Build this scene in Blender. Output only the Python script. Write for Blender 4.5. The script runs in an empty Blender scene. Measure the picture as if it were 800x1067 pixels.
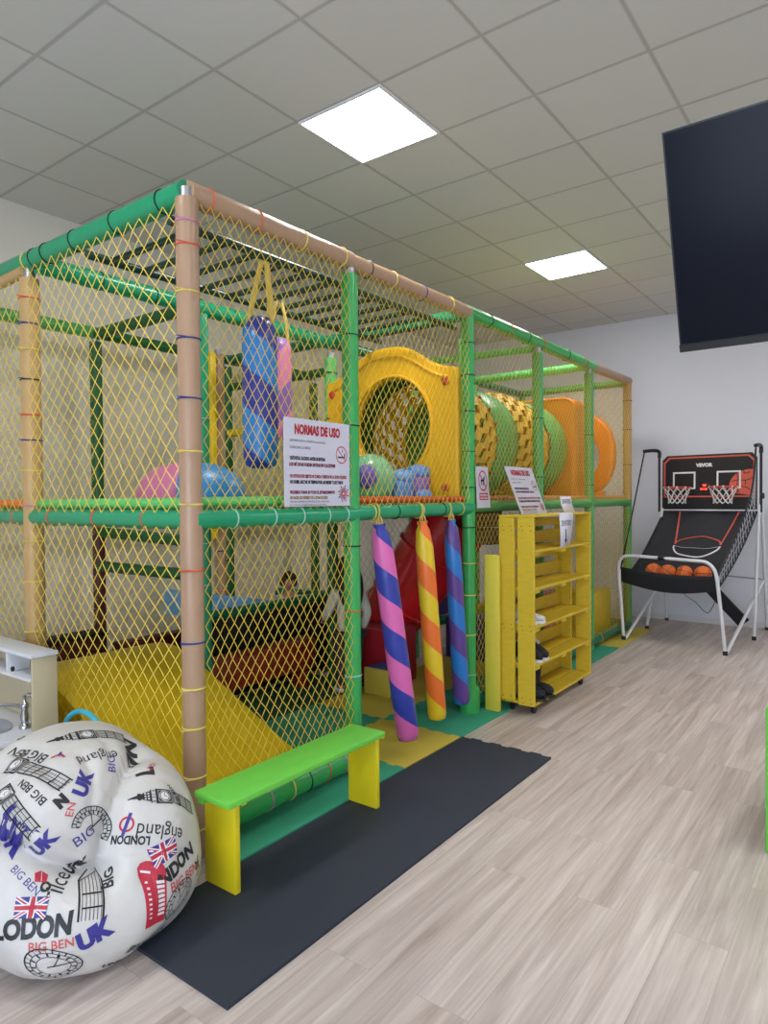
import bpy, bmesh, math, random
import numpy as np
from mathutils import Vector, Matrix, Quaternion
from mathutils.bvhtree import BVHTree
random.seed(7)
SC = bpy.context.scene
COL = SC.collection
PI = math.pi

# ------------------------------------------------------------------ camera
YAW, PITCH, ROLL, FPX = 0.642416, -0.020108, 0.0088254, 706.98
CAM = Vector((2.76129, -2.88593, 1.498))
def cam_matrix():
    ca, sa, cb, sb, cc, sc = math.cos(YAW), math.sin(YAW), math.cos(PITCH), math.sin(PITCH), math.cos(ROLL), math.sin(ROLL)
    rz = Matrix(((ca, -sa, 0), (sa, ca, 0), (0, 0, 1)))
    rx = Matrix(((1, 0, 0), (0, cb, -sb), (0, sb, cb)))
    rr = Matrix(((cc, 0, sc), (0, 1, 0), (-sc, 0, cc)))
    return rz @ rx @ rr
RC = cam_matrix()
cd = bpy.data.cameras.new('camera'); cam = bpy.data.objects.new('camera', cd); COL.objects.link(cam)
right, fwd, up = RC.col[0], RC.col[1], RC.col[2]
cam.matrix_world = Matrix(((right.x, up.x, -fwd.x, CAM.x), (right.y, up.y, -fwd.y, CAM.y), (right.z, up.z, -fwd.z, CAM.z), (0, 0, 0, 1)))
cd.sensor_fit = 'VERTICAL'; cd.sensor_height = 24.0; cd.lens = FPX / 1067 * 24.0
cd.clip_start = 0.05
SC.camera = cam
def ray(px, py):
    return (RC @ Vector(((px - 400) / FPX, 1, -(py - 533.5) / FPX))).normalized()

# ------------------------------------------------------------------ light and exposure
PANEL_W = 15.0
DAY_W = 62.0
EXPOSURE = 1.08
SC.view_settings.view_transform = 'Standard'; SC.view_settings.look = 'None'
SC.view_settings.exposure = EXPOSURE; SC.view_settings.gamma = 1.0; SC.view_settings.use_curve_mapping = False
SC.cycles.use_denoising = True
SC.cycles.max_bounces = 8; SC.cycles.diffuse_bounces = 5; SC.cycles.glossy_bounces = 3
SC.cycles.sample_clamp_indirect = 6.0
w = bpy.data.worlds.new('world'); SC.world = w; w.use_nodes = True
w.node_tree.nodes['Background'].inputs[0].default_value = (0.62, 0.75, 1.0, 1)
w.node_tree.nodes['Background'].inputs[1].default_value = 1.0
ld = bpy.data.lights.new('daylight_shopfront', 'AREA'); ld.shape = 'RECTANGLE'; ld.size = 4.0; ld.size_y = 2.3
ld.energy = DAY_W; ld.color = (0.76, 0.87, 1.0)
lo = bpy.data.objects.new('daylight_shopfront', ld); COL.objects.link(lo)
lo.location = (3.3, -6.05, 1.45); lo.rotation_euler = (PI / 2, 0, 0)      # in the shop window opening, shining along +Y

# ------------------------------------------------------------------ materials
def lin(c):
    if isinstance(c, str):
        c = c.lstrip('#'); c = [int(c[i:i + 2], 16) for i in (0, 2, 4)]
    out = []
    for v in c[:3]:
        v = v / 255.0
        out.append(v / 12.92 if v <= 0.04045 else ((v + 0.055) / 1.055) ** 2.4)
    return (*out, 1.0)
MATS = {}
def mat(name, c, rough=0.5, metal=0.0, var=0.06, scale=9.0, bump=0.0, bscale=40.0, coat=0.0, spec=0.5, alpha=None, trans=0.0, emit=None, estr=0.0, stretch=None):
    if name in MATS: return MATS[name]
    m = bpy.data.materials.new(name); m.use_nodes = True
    nt = m.node_tree; b = nt.nodes['Principled BSDF']
    col = lin(c)
    tc = nt.nodes.new('ShaderNodeTexCoord')
    n = nt.nodes.new('ShaderNodeTexNoise'); n.inputs['Scale'].default_value = scale; n.inputs['Detail'].default_value = 3
    if stretch:
        mp = nt.nodes.new('ShaderNodeMapping'); mp.inputs['Scale'].default_value = stretch
        nt.links.new(tc.outputs['Object'], mp.inputs[0]); nt.links.new(mp.outputs[0], n.inputs['Vector'])
    else:
        nt.links.new(tc.outputs['Object'], n.inputs['Vector'])
    mx = nt.nodes.new('ShaderNodeMix'); mx.data_type = 'RGBA'
    mx.inputs[6].default_value = tuple(v * (1 - var) for v in col[:3]) + (1,)
    mx.inputs[7].default_value = tuple(min(1, v * (1 + var)) for v in col[:3]) + (1,)
    nt.links.new(n.outputs[0], mx.inputs[0]); nt.links.new(mx.outputs[2], b.inputs['Base Color'])
    b.inputs['Roughness'].default_value = rough; b.inputs['Metallic'].default_value = metal
    b.inputs['Specular IOR Level'].default_value = spec
    if coat: b.inputs['Coat Weight'].default_value = coat; b.inputs['Coat Roughness'].default_value = 0.15
    if trans: b.inputs['Transmission Weight'].default_value = trans
    if alpha is not None: b.inputs['Alpha'].default_value = alpha
    if emit: b.inputs['Emission Color'].default_value = lin(emit); b.inputs['Emission Strength'].default_value = estr
    if bump:
        n2 = nt.nodes.new('ShaderNodeTexNoise'); n2.inputs['Scale'].default_value = bscale; n2.inputs['Detail'].default_value = 2
        nt.links.new(tc.outputs['Object'], n2.inputs['Vector'])
        bp = nt.nodes.new('ShaderNodeBump'); bp.inputs['Strength'].default_value = bump; bp.inputs['Distance'].default_value = 0.01
        nt.links.new(n2.outputs[0], bp.inputs['Height']); nt.links.new(bp.outputs[0], b.inputs['Normal'])
    MATS[name] = m
    return m
def N(nt, t, **kw):
    n = nt.nodes.new(t)
    for k, v in kw.items(): setattr(n, k, v)
    return n
def mth(nt, op, a, b=None, c=None):
    n = N(nt, 'ShaderNodeMath', operation=op)
    for i, v in enumerate((a, b, c)):
        if v is None: continue
        if isinstance(v, (int, float)): n.inputs[i].default_value = v
        else: nt.links.new(v, n.inputs[i])
    return n.outputs[0]
def floor_material():
    m = bpy.data.materials.new('pale_wood_planks'); m.use_nodes = True; nt = m.node_tree; b = nt.nodes['Principled BSDF']
    tc = N(nt, 'ShaderNodeTexCoord'); sx = N(nt, 'ShaderNodeSeparateXYZ'); nt.links.new(tc.outputs['Object'], sx.inputs[0])
    cx = N(nt, 'ShaderNodeCombineXYZ'); nt.links.new(sx.outputs[1], cx.inputs[0]); nt.links.new(sx.outputs[0], cx.inputs[1])
    br = N(nt, 'ShaderNodeTexBrick'); nt.links.new(cx.outputs[0], br.inputs[0])
    br.offset = 0.37; br.inputs['Scale'].default_value = 1.0; br.inputs['Brick Width'].default_value = 1.22; br.inputs['Row Height'].default_value = 0.18
    br.inputs['Mortar Size'].default_value = 0.0009; br.inputs['Mortar Smooth'].default_value = 0.3; br.inputs['Bias'].default_value = 0.0
    br.inputs['Color1'].default_value = (0.0, 0, 0, 1); br.inputs['Color2'].default_value = (1, 1, 1, 1); br.inputs['Mortar'].default_value = (0.3, 0.3, 0.3, 1)
    # grain: noise stretched along the planks, shifted plank by plank
    sc1 = N(nt, 'ShaderNodeMapping'); sc1.inputs['Scale'].default_value = (1.1, 17, 1); nt.links.new(cx.outputs[0], sc1.inputs[0])
    add = N(nt, 'ShaderNodeVectorMath', operation='MULTIPLY_ADD'); nt.links.new(br.outputs['Color'], add.inputs[0]); add.inputs[1].default_value = (7, 13, 3); nt.links.new(sc1.outputs[0], add.inputs[2])
    n1 = N(nt, 'ShaderNodeTexNoise'); n1.inputs['Scale'].default_value = 1.0; n1.inputs['Detail'].default_value = 6; n1.inputs['Roughness'].default_value = 0.62; n1.inputs['Distortion'].default_value = 0.7
    nt.links.new(add.outputs[0], n1.inputs['Vector'])
    sc2 = N(nt, 'ShaderNodeMapping'); sc2.inputs['Scale'].default_value = (0.8, 4, 1); nt.links.new(add.outputs[0], sc2.inputs[0])
    n2 = N(nt, 'ShaderNodeTexNoise'); n2.inputs['Scale'].default_value = 1.3; n2.inputs['Detail'].default_value = 3
    nt.links.new(sc2.outputs[0], n2.inputs['Vector'])
    r1 = N(nt, 'ShaderNodeValToRGB'); nt.links.new(n1.outputs[0], r1.inputs[0])
    r1.color_ramp.elements[0].position = 0.30; r1.color_ramp.elements[0].color = lin((168, 152, 142))
    r1.color_ramp.elements[1].position = 0.66; r1.color_ramp.elements[1].color = lin((212, 200, 192))
    r2 = N(nt, 'ShaderNodeMapRange'); nt.links.new(n2.outputs[0], r2.inputs[0]); r2.inputs[1].default_value = 0.3; r2.inputs[2].default_value = 0.7; r2.inputs[3].default_value = 0.90; r2.inputs[4].default_value = 1.06
    r3 = N(nt, 'ShaderNodeMapRange'); nt.links.new(br.outputs['Color'], r3.inputs[0]); r3.inputs[3].default_value = 0.93; r3.inputs[4].default_value = 1.03
    mort = mth(nt, 'MULTIPLY_ADD', br.outputs['Fac'], -0.28, 1.0)
    f = mth(nt, 'MULTIPLY', mth(nt, 'MULTIPLY', r2.outputs[0], r3.outputs[0]), mort)
    vm = N(nt, 'ShaderNodeVectorMath', operation='SCALE'); nt.links.new(r1.outputs[0], vm.inputs[0]); nt.links.new(f, vm.inputs['Scale'])
    nt.links.new(vm.outputs[0], b.inputs['Base Color'])
    b.inputs['Roughness'].default_value = 0.42; b.inputs['Specular IOR Level'].default_value = 0.4
    bp = N(nt, 'ShaderNodeBump'); bp.inputs['Strength'].default_value = 0.08; bp.inputs['Distance'].default_value = 0.004
    nt.links.new(n1.outputs[0], bp.inputs['Height']); nt.links.new(bp.outputs[0], b.inputs['Normal'])
    return m
def ceiling_material():
    m = bpy.data.materials.new('ceiling_tiles'); m.use_nodes = True; nt = m.node_tree; b = nt.nodes['Principled BSDF']
    tc = N(nt, 'ShaderNodeTexCoord'); sx = N(nt, 'ShaderNodeSeparateXYZ'); nt.links.new(tc.outputs['Object'], sx.inputs[0])
    dx = mth(nt, 'PINGPONG', sx.outputs[0], 0.3); dy = mth(nt, 'PINGPONG', sx.outputs[1], 0.3)
    d = mth(nt, 'MINIMUM', dx, dy)
    mr = N(nt, 'ShaderNodeMapRange'); mr.interpolation_type = 'SMOOTHSTEP'; nt.links.new(d, mr.inputs[0]); mr.inputs[1].default_value = 0.002; mr.inputs[2].default_value = 0.017
    tx = mth(nt, 'FLOOR', mth(nt, 'DIVIDE', sx.outputs[0], 0.6)); ty = mth(nt, 'FLOOR', mth(nt, 'DIVIDE', sx.outputs[1], 0.6))
    cv = N(nt, 'ShaderNodeCombineXYZ'); nt.links.new(tx, cv.inputs[0]); nt.links.new(ty, cv.inputs[1])
    wn = N(nt, 'ShaderNodeTexWhiteNoise'); nt.links.new(cv.outputs[0], wn.inputs['Vector'])
    tone = mth(nt, 'MULTIPLY_ADD', wn.outputs['Value'], 0.05, 0.95)
    mx = N(nt, 'ShaderNodeMix', data_type='RGBA'); nt.links.new(mr.outputs[0], mx.inputs[0])
    mx.inputs[6].default_value = lin((184, 183, 179)); mx.inputs[7].default_value = lin((216, 216, 213))
    vm = N(nt, 'ShaderNodeVectorMath', operation='SCALE'); nt.links.new(mx.outputs[2], vm.inputs[0]); nt.links.new(tone, vm.inputs['Scale'])
    nt.links.new(vm.outputs[0], b.inputs['Base Color']); b.inputs['Roughness'].default_value = 0.9
    bp = N(nt, 'ShaderNodeBump'); bp.inputs['Strength'].default_value = 0.35; bp.inputs['Distance'].default_value = 0.004
    nt.links.new(mr.outputs[0], bp.inputs['Height']); nt.links.new(bp.outputs[0], b.inputs['Normal'])
    return m
def helix_material(name, ca, cb, pitch=0.30, duty=0.5, rough=0.32, flip=1, phase=0.0):
    m = bpy.data.materials.new(name); m.use_nodes = True; nt = m.node_tree; b = nt.nodes['Principled BSDF']
    tc = N(nt, 'ShaderNodeTexCoord'); sx = N(nt, 'ShaderNodeSeparateXYZ'); nt.links.new(tc.outputs['Object'], sx.inputs[0])
    ang = mth(nt, 'DIVIDE', mth(nt, 'ARCTAN2', sx.outputs[1], sx.outputs[0]), 2 * PI * flip)
    t = mth(nt, 'ADD', mth(nt, 'ADD', mth(nt, 'DIVIDE', sx.outputs[2], pitch), ang), 20.0 + phase)
    fr = mth(nt, 'FRACT', t)
    gt = mth(nt, 'GREATER_THAN', fr, duty)
    mx = N(nt, 'ShaderNodeMix', data_type='RGBA'); nt.links.new(gt, mx.inputs[0])
    mx.inputs[6].default_value = lin(ca); mx.inputs[7].default_value = lin(cb)
    nt.links.new(mx.outputs[2], b.inputs['Base Color']); b.inputs['Roughness'].default_value = rough
    n2 = N(nt, 'ShaderNodeTexNoise'); n2.inputs['Scale'].default_value = 9; nt.links.new(tc.outputs['Object'], n2.inputs['Vector'])
    bp = N(nt, 'ShaderNodeBump'); bp.inputs['Strength'].default_value = 0.35; bp.inputs['Distance'].default_value = 0.02
    nt.links.new(n2.outputs[0], bp.inputs['Height']); nt.links.new(bp.outputs[0], b.inputs['Normal'])
    return m

M_WALL = mat('wall_paint', (230, 232, 240), 0.85, var=0.015, scale=2)
M_WALL2 = mat('left_wall_paint', (230, 225, 213), 0.85, var=0.02, scale=2)
M_BASE = mat('white_baseboard', (222, 222, 224), 0.5, var=0.02)
M_TAN = mat('beige_tape_wrap', (170, 138, 110), 0.32, var=0.05, scale=14, bump=0.25, bscale=18)
M_TANY = mat('ochre_tape_wrap', (192, 158, 104), 0.4, var=0.06, scale=14, bump=0.25, bscale=18)
M_TEAL = mat('teal_green_vinyl', (22, 150, 104), 0.28, var=0.05, bump=0.12, bscale=10)
M_DTEAL = mat('deep_green_vinyl', (14, 108, 78), 0.3, var=0.06, bump=0.12, bscale=10)
M_GRN = mat('grass_green_vinyl', (58, 168, 86), 0.28, var=0.05, bump=0.12, bscale=10)
M_LIME = mat('light_green_vinyl', (98, 200, 110), 0.32, var=0.05, bump=0.12, bscale=10)
M_SAGE = mat('mid_green_vinyl', (86, 166, 92), 0.35, var=0.06, bump=0.12, bscale=10)
M_DKGRN = mat('dark_green_vinyl', (24, 96, 52), 0.4, var=0.08, bump=0.1)
M_MON = mat('dark_green_bar_paint', (22, 60, 50), 0.3, var=0.06)
M_STEEL = mat('steel_pipe', (170, 172, 176), 0.35, metal=0.8, var=0.05)
M_NET = mat('yellow_netting', (226, 196, 74), 0.7, var=0.08)
M_MAROON = mat('maroon_vinyl', (82, 30, 30), 0.45, var=0.08)
M_ORPAD = mat('orange_vinyl', (226, 122, 44), 0.4, var=0.06)
M_REDPAD = mat('red_orange_vinyl', (214, 74, 40), 0.4, var=0.06)
M_SALM = mat('salmon_vinyl', (222, 132, 100), 0.45, var=0.06)
M_YELLOW = mat('yellow_vinyl', (226, 190, 20), 0.42, var=0.04, scale=4)
M_WOODY = mat('yellow_painted_wood', (212, 182, 44), .55, var=.16, scale=5, stretch=(3, 3, 14), bump=0.15, bscale=30)
M_BENY = mat('bright_yellow_paint', (228, 208, 24), 0.5, var=0.05, bump=0.08)
M_BENG = mat('bright_green_paint', (108, 202, 72), 0.42, var=0.04, bump=0.08)
M_MATY = mat('yellow_foam', (204, 184, 70), 0.8, var=0.06, bump=0.2, bscale=160)
M_MATG = mat('teal_foam', (54, 158, 124), 0.8, var=0.06, bump=0.2, bscale=160)
M_MATK = mat('black_foam', (41, 48, 61), 0.72, var=0.12, scale=3, bump=0.2, bscale=160)
M_BLACK = mat('black_fabric', (26, 27, 31), 0.75, var=0.12, bump=0.1)
M_BLKPL = mat('black_plastic', (20, 21, 24), 0.4, var=0.08)
M_WHITE = mat('white_paint', (232, 232, 234), 0.4, var=0.02)
M_PAPER = mat('white_paper', (222, 222, 232), 0.7, var=0.02)
M_SIGN = mat('white_sign_board', (206, 206, 220), 0.45, var=0.02)
M_RED = mat('glossy_red_plastic', (222, 30, 42), 0.22, var=0.05, coat=0.4)
M_PLYEL = mat('golden_yellow_plastic', (246, 184, 20), 0.4, var=0.05, scale=3)
M_PLOR = mat('orange_plastic', (244, 132, 34), 0.4, var=0.06, scale=3)
M_WEB = mat('yellow_webbing', (232, 182, 64), 0.6, var=0.12, scale=25)
M_BOLT = mat('red_bolt_cap', (200, 60, 30), 0.4)

# ------------------------------------------------------------------ mesh builder
OFF = {}
class MB:
    def __init__(s): s.v = []; s.f = []; s.m = []; s.cur = 0
    def add(s, verts, faces, m=None):
        o = len(s.v); s.v += [Vector(v) for v in verts]
        s.f += [tuple(o + i for i in f) for f in faces]; s.m += [s.cur if m is None else m] * len(faces)
        return s
    def box(s, c, d, rot=None, m=None, taper=None):
        hx, hy, hz = d[0] / 2, d[1] / 2, d[2] / 2
        vs = [Vector((x * hx, y * hy, z * hz)) for z in (-1, 1) for y in (-1, 1) for x in (-1, 1)]
        if rot is not None: vs = [rot @ v for v in vs]
        vs = [v + Vector(c) for v in vs]
        return s.add(vs, [(0, 2, 3, 1), (4, 5, 7, 6), (0, 1, 5, 4), (2, 6, 7, 3), (0, 4, 6, 2), (1, 3, 7, 5)], m)
    def box2(s, a, b, m=None):
        return s.box([(a[i] + b[i]) / 2 for i in range(3)], [abs(b[i] - a[i]) for i in range(3)], None, m)
    def rbox(s, a, b, r=0.01, seg=2, rot=None, c=None, m=None):
        bm = bmesh.new(); bmesh.ops.create_cube(bm, size=1.0)
        d = [abs(b[i] - a[i]) for i in range(3)]; ce = Vector([(a[i] + b[i]) / 2 for i in range(3)])
        for v in bm.verts: v.co = Vector((v.co.x * d[0], v.co.y * d[1], v.co.z * d[2]))
        bmesh.ops.bevel(bm, geom=list(bm.edges), offset=min(r, min(d) * 0.49), segments=seg, profile=0.5, affect='EDGES', clamp_overlap=True)
        vs = [(rot @ v.co if rot is not None else v.co.copy()) + ce for v in bm.verts]
        bm.verts.index_update()
        fs = [tuple(v.index for v in f.verts) for f in bm.faces]; bm.free()
        return s.add(vs, fs, m)
    def tube(s, pts, r, n=12, closed=False, caps=True, m=None, flat=1.0, upv=None):
        pts = [Vector(p) for p in pts]; k = len(pts)
        rs = r if isinstance(r, (list, tuple)) else [r] * k
        tang = []
        for i in range(k):
            if closed: t = pts[(i + 1) % k] - pts[i - 1]
            else: t = pts[min(i + 1, k - 1)] - pts[max(i - 1, 0)]
            tang.append(t.normalized() if t.length > 1e-9 else Vector((0, 0, 1)))
        u = Vector(upv) if upv is not None else (Vector((0, 0, 1)) if abs(tang[0].z) < 0.9 else Vector((1, 0, 0)))
        u = (u - tang[0] * u.dot(tang[0])).normalized()
        vs = []
        for i in range(k):
            t = tang[i]; u = (u - t * u.dot(t)); u = u.normalized() if u.length > 1e-6 else t.orthogonal().normalized()
            w_ = t.cross(u)
            for j in range(n):
                a = 2 * PI * j / n
                vs.append(pts[i] + u * (math.cos(a) * rs[i] * flat) + w_ * (math.sin(a) * rs[i]))
        fs = []
        for i in range(k if closed else k - 1):
            i2 = (i + 1) % k
            for j in range(n):
                j2 = (j + 1) % n
                fs.append((i * n + j, i * n + j2, i2 * n + j2, i2 * n + j))
        if caps and not closed:
            fs.append(tuple(range(n - 1, -1, -1))); fs.append(tuple((k - 1) * n + j for j in range(n)))
        return s.add(vs, fs, m)
    def lathe(s, prof, c=(0, 0, 0), n=24, m=None, axis=None, sx=1, sy=1):
        vs = []; fs = []; k = len(prof)
        q = Vector((0, 0, 1)).rotation_difference(Vector(axis).normalized()).to_matrix() if axis is not None else None
        for r, z in prof:
            for j in range(n):
                a = 2 * PI * j / n; p = Vector((r * math.cos(a) * sx, r * math.sin(a) * sy, z))
                if q is not None: p = q @ p
                vs.append(p + Vector(c))
        for i in range(k - 1):
            for j in range(n):
                j2 = (j + 1) % n; fs.append((i * n + j, i * n + j2, (i + 1) * n + j2, (i + 1) * n + j))
        if prof[0][0] > 1e-6: fs.append(tuple(range(n - 1, -1, -1)))
        if prof[-1][0] > 1e-6: fs.append(tuple((k - 1) * n + j for j in range(n)))
        return s.add(vs, fs, m)
    def ball(s, c, r, nu=16, nv=10, m=None, rot=None):
        if not isinstance(r, (list, tuple)): r = (r, r, r)
        vs = []; fs = []
        for i in range(nv + 1):
            th = PI * i / nv
            for j in range(nu):
                a = 2 * PI * j / nu
                p = Vector((r[0] * math.sin(th) * math.cos(a), r[1] * math.sin(th) * math.sin(a), -r[2] * math.cos(th)))
                if rot is not None: p = rot @ p
                vs.append(p + Vector(c))
        for i in range(nv):
            for j in range(nu):
                j2 = (j + 1) % nu; fs.append((i * nu + j, i * nu + j2, (i + 1) * nu + j2, (i + 1) * nu + j))
        return s.add(vs, fs, m)
    def prism(s, poly, origin, u, v, depth, m=None, holes=None):
        """2D outline (list of (a,b)) in the plane origin + a*u + b*v, extruded along u x v by depth; optional one hole of the same point count"""
        o = Vector(origin); u = Vector(u); v = Vector(v); nn = u.cross(v).normalized() * depth
        P3 = [o + u * a + v * b for a, b in poly]; k = len(P3)
        if holes is None:
            vs = P3 + [p + nn for p in P3]
            fs = [tuple(range(k - 1, -1, -1)), tuple(range(k, 2 * k))] + [(i, (i + 1) % k, k + (i + 1) % k, k + i) for i in range(k)]
        else:
            H3 = [o + u * a + v * b for a, b in holes]
            vs = P3 + H3 + [p + nn for p in P3] + [p + nn for p in H3]; fs = []
            for i in range(k):
                j = (i + 1) % k
                fs.append((i, k + i, k + j, j)); fs.append((2 * k + i, 2 * k + j, 3 * k + j, 3 * k + i))
                fs.append((i, j, 2 * k + j, 2 * k + i)); fs.append((k + i, 3 * k + i, 3 * k + j, k + j))
        return s.add(vs, fs, m)
    def build(s, name, mats, parent=None, smooth=35, loc=None, local=False, fix=True):
        off = Vector((0, 0, 0))
        if parent is not None and not local: off = OFF[parent.name]
        elif loc is not None: off = Vector(loc)
        me = bpy.data.meshes.new(name)
        me.from_pydata([tuple(v - off) for v in s.v], [], s.f)
        for mm in (mats if isinstance(mats, (list, tuple)) else [mats]): me.materials.append(mm)
        me.polygons.foreach_set('material_index', s.m)
        if fix:
            bm = bmesh.new(); bm.from_mesh(me); bmesh.ops.recalc_face_normals(bm, faces=bm.faces); bm.to_mesh(me); bm.free()
        if smooth:
            me.polygons.foreach_set('use_smooth', [True] * len(me.polygons))
            me.set_sharp_from_angle(angle=math.radians(smooth))
        me.update()
        o = bpy.data.objects.new(name, me); COL.objects.link(o)
        if parent is not None: o.parent = parent
        elif loc is not None: o.location = loc
        OFF[o.name] = off
        return o
def tag(o, label, cat, group=None, kind=None):
    o['label'] = label; o['category'] = cat
    if group: o['group'] = group
    if kind: o['kind'] = kind
    return o
def thing(name, label, cat, loc=(0, 0, 0), group=None, rot=None):
    o = bpy.data.objects.new(name, None); COL.objects.link(o); o.location = loc; o.empty_display_size = 0.1
    if rot is not None: o.rotation_mode = 'QUATERNION'; o.rotation_quaternion = rot
    OFF[o.name] = Vector(loc)
    return tag(o, label, cat, group)
def copy_tree(o, parent=None):
    c = o.copy(); COL.objects.link(c); c.parent = parent
    if o.name in OFF: OFF[c.name] = OFF[o.name]
    for ch in list(o.children): copy_tree(ch, c)
    return c
def structure(o): o['kind'] = 'structure'; return o
def lerp(a, b, t): return Vector(a) * (1 - t) + Vector(b) * t
def bez(p, n=16):
    """Catmull-Rom through the points"""
    p = [Vector(q) for q in p]; out = []
    for i in range(len(p) - 1):
        a, b, c, d = p[max(i - 1, 0)], p[i], p[i + 1], p[min(i + 2, len(p) - 1)]
        for k in range(n):
            t = k / n
            out.append(0.5 * ((2 * b) + (c - a) * t + (2 * a - 5 * b + 4 * c - d) * t * t + (3 * b - a - 3 * c + d) * t ** 3))
    return out + [p[-1]]

# lettering: filled 2D glyph meshes
def glyphs(s, size=1.0, bold=0.0, shear=0.0, align='LEFT', space=1.0, wide=1.0):
    cu = bpy.data.curves.new('lettering', 'FONT'); cu.body = s; cu.size = size; cu.offset = bold; cu.shear = shear
    cu.align_x = align; cu.space_character = space; cu.resolution_u = 3; cu.fill_mode = 'BOTH' if False else 'FRONT'
    ob = bpy.data.objects.new('lettering', cu)
    me = bpy.data.meshes.new_from_object(ob)
    vs = [(v.co.x * wide, v.co.y) for v in me.vertices]; fs = [tuple(p.vertices) for p in me.polygons]
    bpy.data.objects.remove(ob); bpy.data.meshes.remove(me); bpy.data.curves.remove(cu)
    return vs, fs
def put_text(mb, s, o, u, v, size, bold=0, shear=0, align='LEFT', fit=None, space=1.0, m=None):
    vs, fs = glyphs(s, size, bold, shear, align, space)
    if not vs: return
    xs = [a for a, b in vs]; wd = max(xs) - min(xs)
    k = fit / wd if fit else 1.0
    o, u, v = Vector(o), Vector(u), Vector(v)
    mb.add([o + u * (a * k) + v * b for a, b in vs], fs, m)

# ================================================================== ROOM
H = 3.677; XL, XR, YF, YB = -2.37, 5.6, 5.735, -6.0
mb = MB(); mb.box2((XL - .15, YB - .15, -.1), (XR + .15, YF + .15, 0)); structure(mb.build('floor', floor_material(), smooth=0))
mb = MB(); mb.box2((XL - .15, YB - .15, H), (XR + .15, YF + .15, H + .1)); structure(mb.build('ceiling', ceiling_material(), smooth=0))
mb = MB(); mb.box2((XL - .15, YB, 0), (XL, YF, H)); structure(mb.build('wall_left', M_WALL2, smooth=0))
mb = MB(); mb.box2((XR, YB, 0), (XR + .15, YF, H)); structure(mb.build('wall_right', M_WALL, smooth=0))
mb = MB(); mb.box2((XL - .15, YF, 0), (XR + .15, YF + .15, H)); structure(mb.build('wall_far', M_WALL, smooth=0))
mb = MB()   # wall behind the viewer with the shop window opening
mb.box2((XL - .15, YB - .15, 0), (0.6, YB, H)); mb.box2((5.4, YB - .15, 0), (XR + .15, YB, H)); mb.box2((0.6, YB - .15, 2.7), (5.4, YB, H)); mb.box2((0.6, YB - .15, 0), (5.4, YB, 0.25))
structure(mb.build('wall_near', M_WALL, smooth=0))
mb = MB()
for x in (0.63, 2.2, 3.8, 5.37): mb.box2((x - .03, YB - .1, .25), (x + .03, YB - .04, 2.7))
for z in (.28, 2.67): mb.box2((0.6, YB - .1, z - .03), (5.4, YB - .04, z + .03))
structure(mb.build('window_1', M_BLKPL, smooth=0))
mb = MB(); mb.box2((XL, YF - .012, 0), (XR, YF, .07)); structure(mb.build('baseboard_far', M_BASE, smooth=0))
mb = MB(); mb.box2((XL, YB, 0), (XL + .012, YF, .07)); structure(mb.build('baseboard_left', M_BASE, smooth=0))

# ceiling light panels
M_LED = bpy.data.materials.new('led_panel_glow'); M_LED.use_nodes = True
_b = M_LED.node_tree.nodes['Principled BSDF']; _b.inputs['Base Color'].default_value = (.9, .9, .9, 1)
_b.inputs['Emission Color'].default_value = (1.0, 0.985, 0.975, 1); _b.inputs['Emission Strength'].default_value = PANEL_W
def panel(x, y, label):
    t = thing('ceiling_light', label, 'ceiling light', (x + .3, y + .3, H), 'square ceiling light panels')
    m = MB(); z0, z1 = H - .012, H
    for a, b in (((x + .004, y + .004), (x + .596, y + .018)), ((x + .004, y + .582), (x + .596, y + .596)), ((x + .004, y + .018), (x + .018, y + .582)), ((x + .582, y + .018), (x + .596, y + .582))):
        m.box2((*a, z0), (*b, z1))
    m.build('panel_frame', M_WHITE, t, smooth=0)
    m = MB(); m.box2((x + .018, y + .018, H - .009), (x + .582, y + .582, H - .002)); m.build('diffuser', M_LED, t, smooth=0)
panel(0, 0, 'large bright square light panel in the ceiling above the netted bay with the punch bags')
panel(0, 3.0, 'smaller looking bright light panel in the ceiling further back over the crawl tunnel')
panel(3.0, 0, 'light panel in the ceiling behind the hanging television')
panel(3.0, 3.0, 'light panel in the ceiling far back on the open floor side')
panel(0, -3.0, 'light panel in the ceiling near the shop front, over the bean bag side')
panel(3.0, -3.0, 'light panel in the ceiling near the shop front, over the open floor')

# ================================================================== PLAYGROUND FRAME
XF, XM, XB = 0.42, -0.83, -2.08
YC = [-1.10, -0.05, 1.22, 2.37, 3.55, 4.74]
ZT, ZM, ZB = 2.77, 1.415, 0.085
FR = thing('playground_frame', 'two storey indoor playground frame of green and beige padded poles with yellow safety nets', 'indoor playground', (-0.8, 1.8, 0))
TIES = {'p': mat('tie_pink', (200, 130, 170), .5), 'r': mat('tie_red', (216, 84, 52), .5), 'y': mat('tie_yellow', (226, 206, 96), .5),
        'b': mat('tie_blue', (36, 58, 130), .5), 'k': mat('tie_black', (24, 40, 34), .5), 'w': mat('tie_white', (170, 200, 190), .5)}
def wobble(p0, p1, r, seg=0.07, amp=0.02, seed=0):
    rng = random.Random(seed); L = (Vector(p1) - Vector(p0)).length; k = max(3, int(L / seg))
    pts = [lerp(p0, p1, i / k) for i in range(k + 1)]
    rs = [r * (1 + rng.uniform(-amp, amp)) for _ in pts]
    return pts, rs
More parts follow.
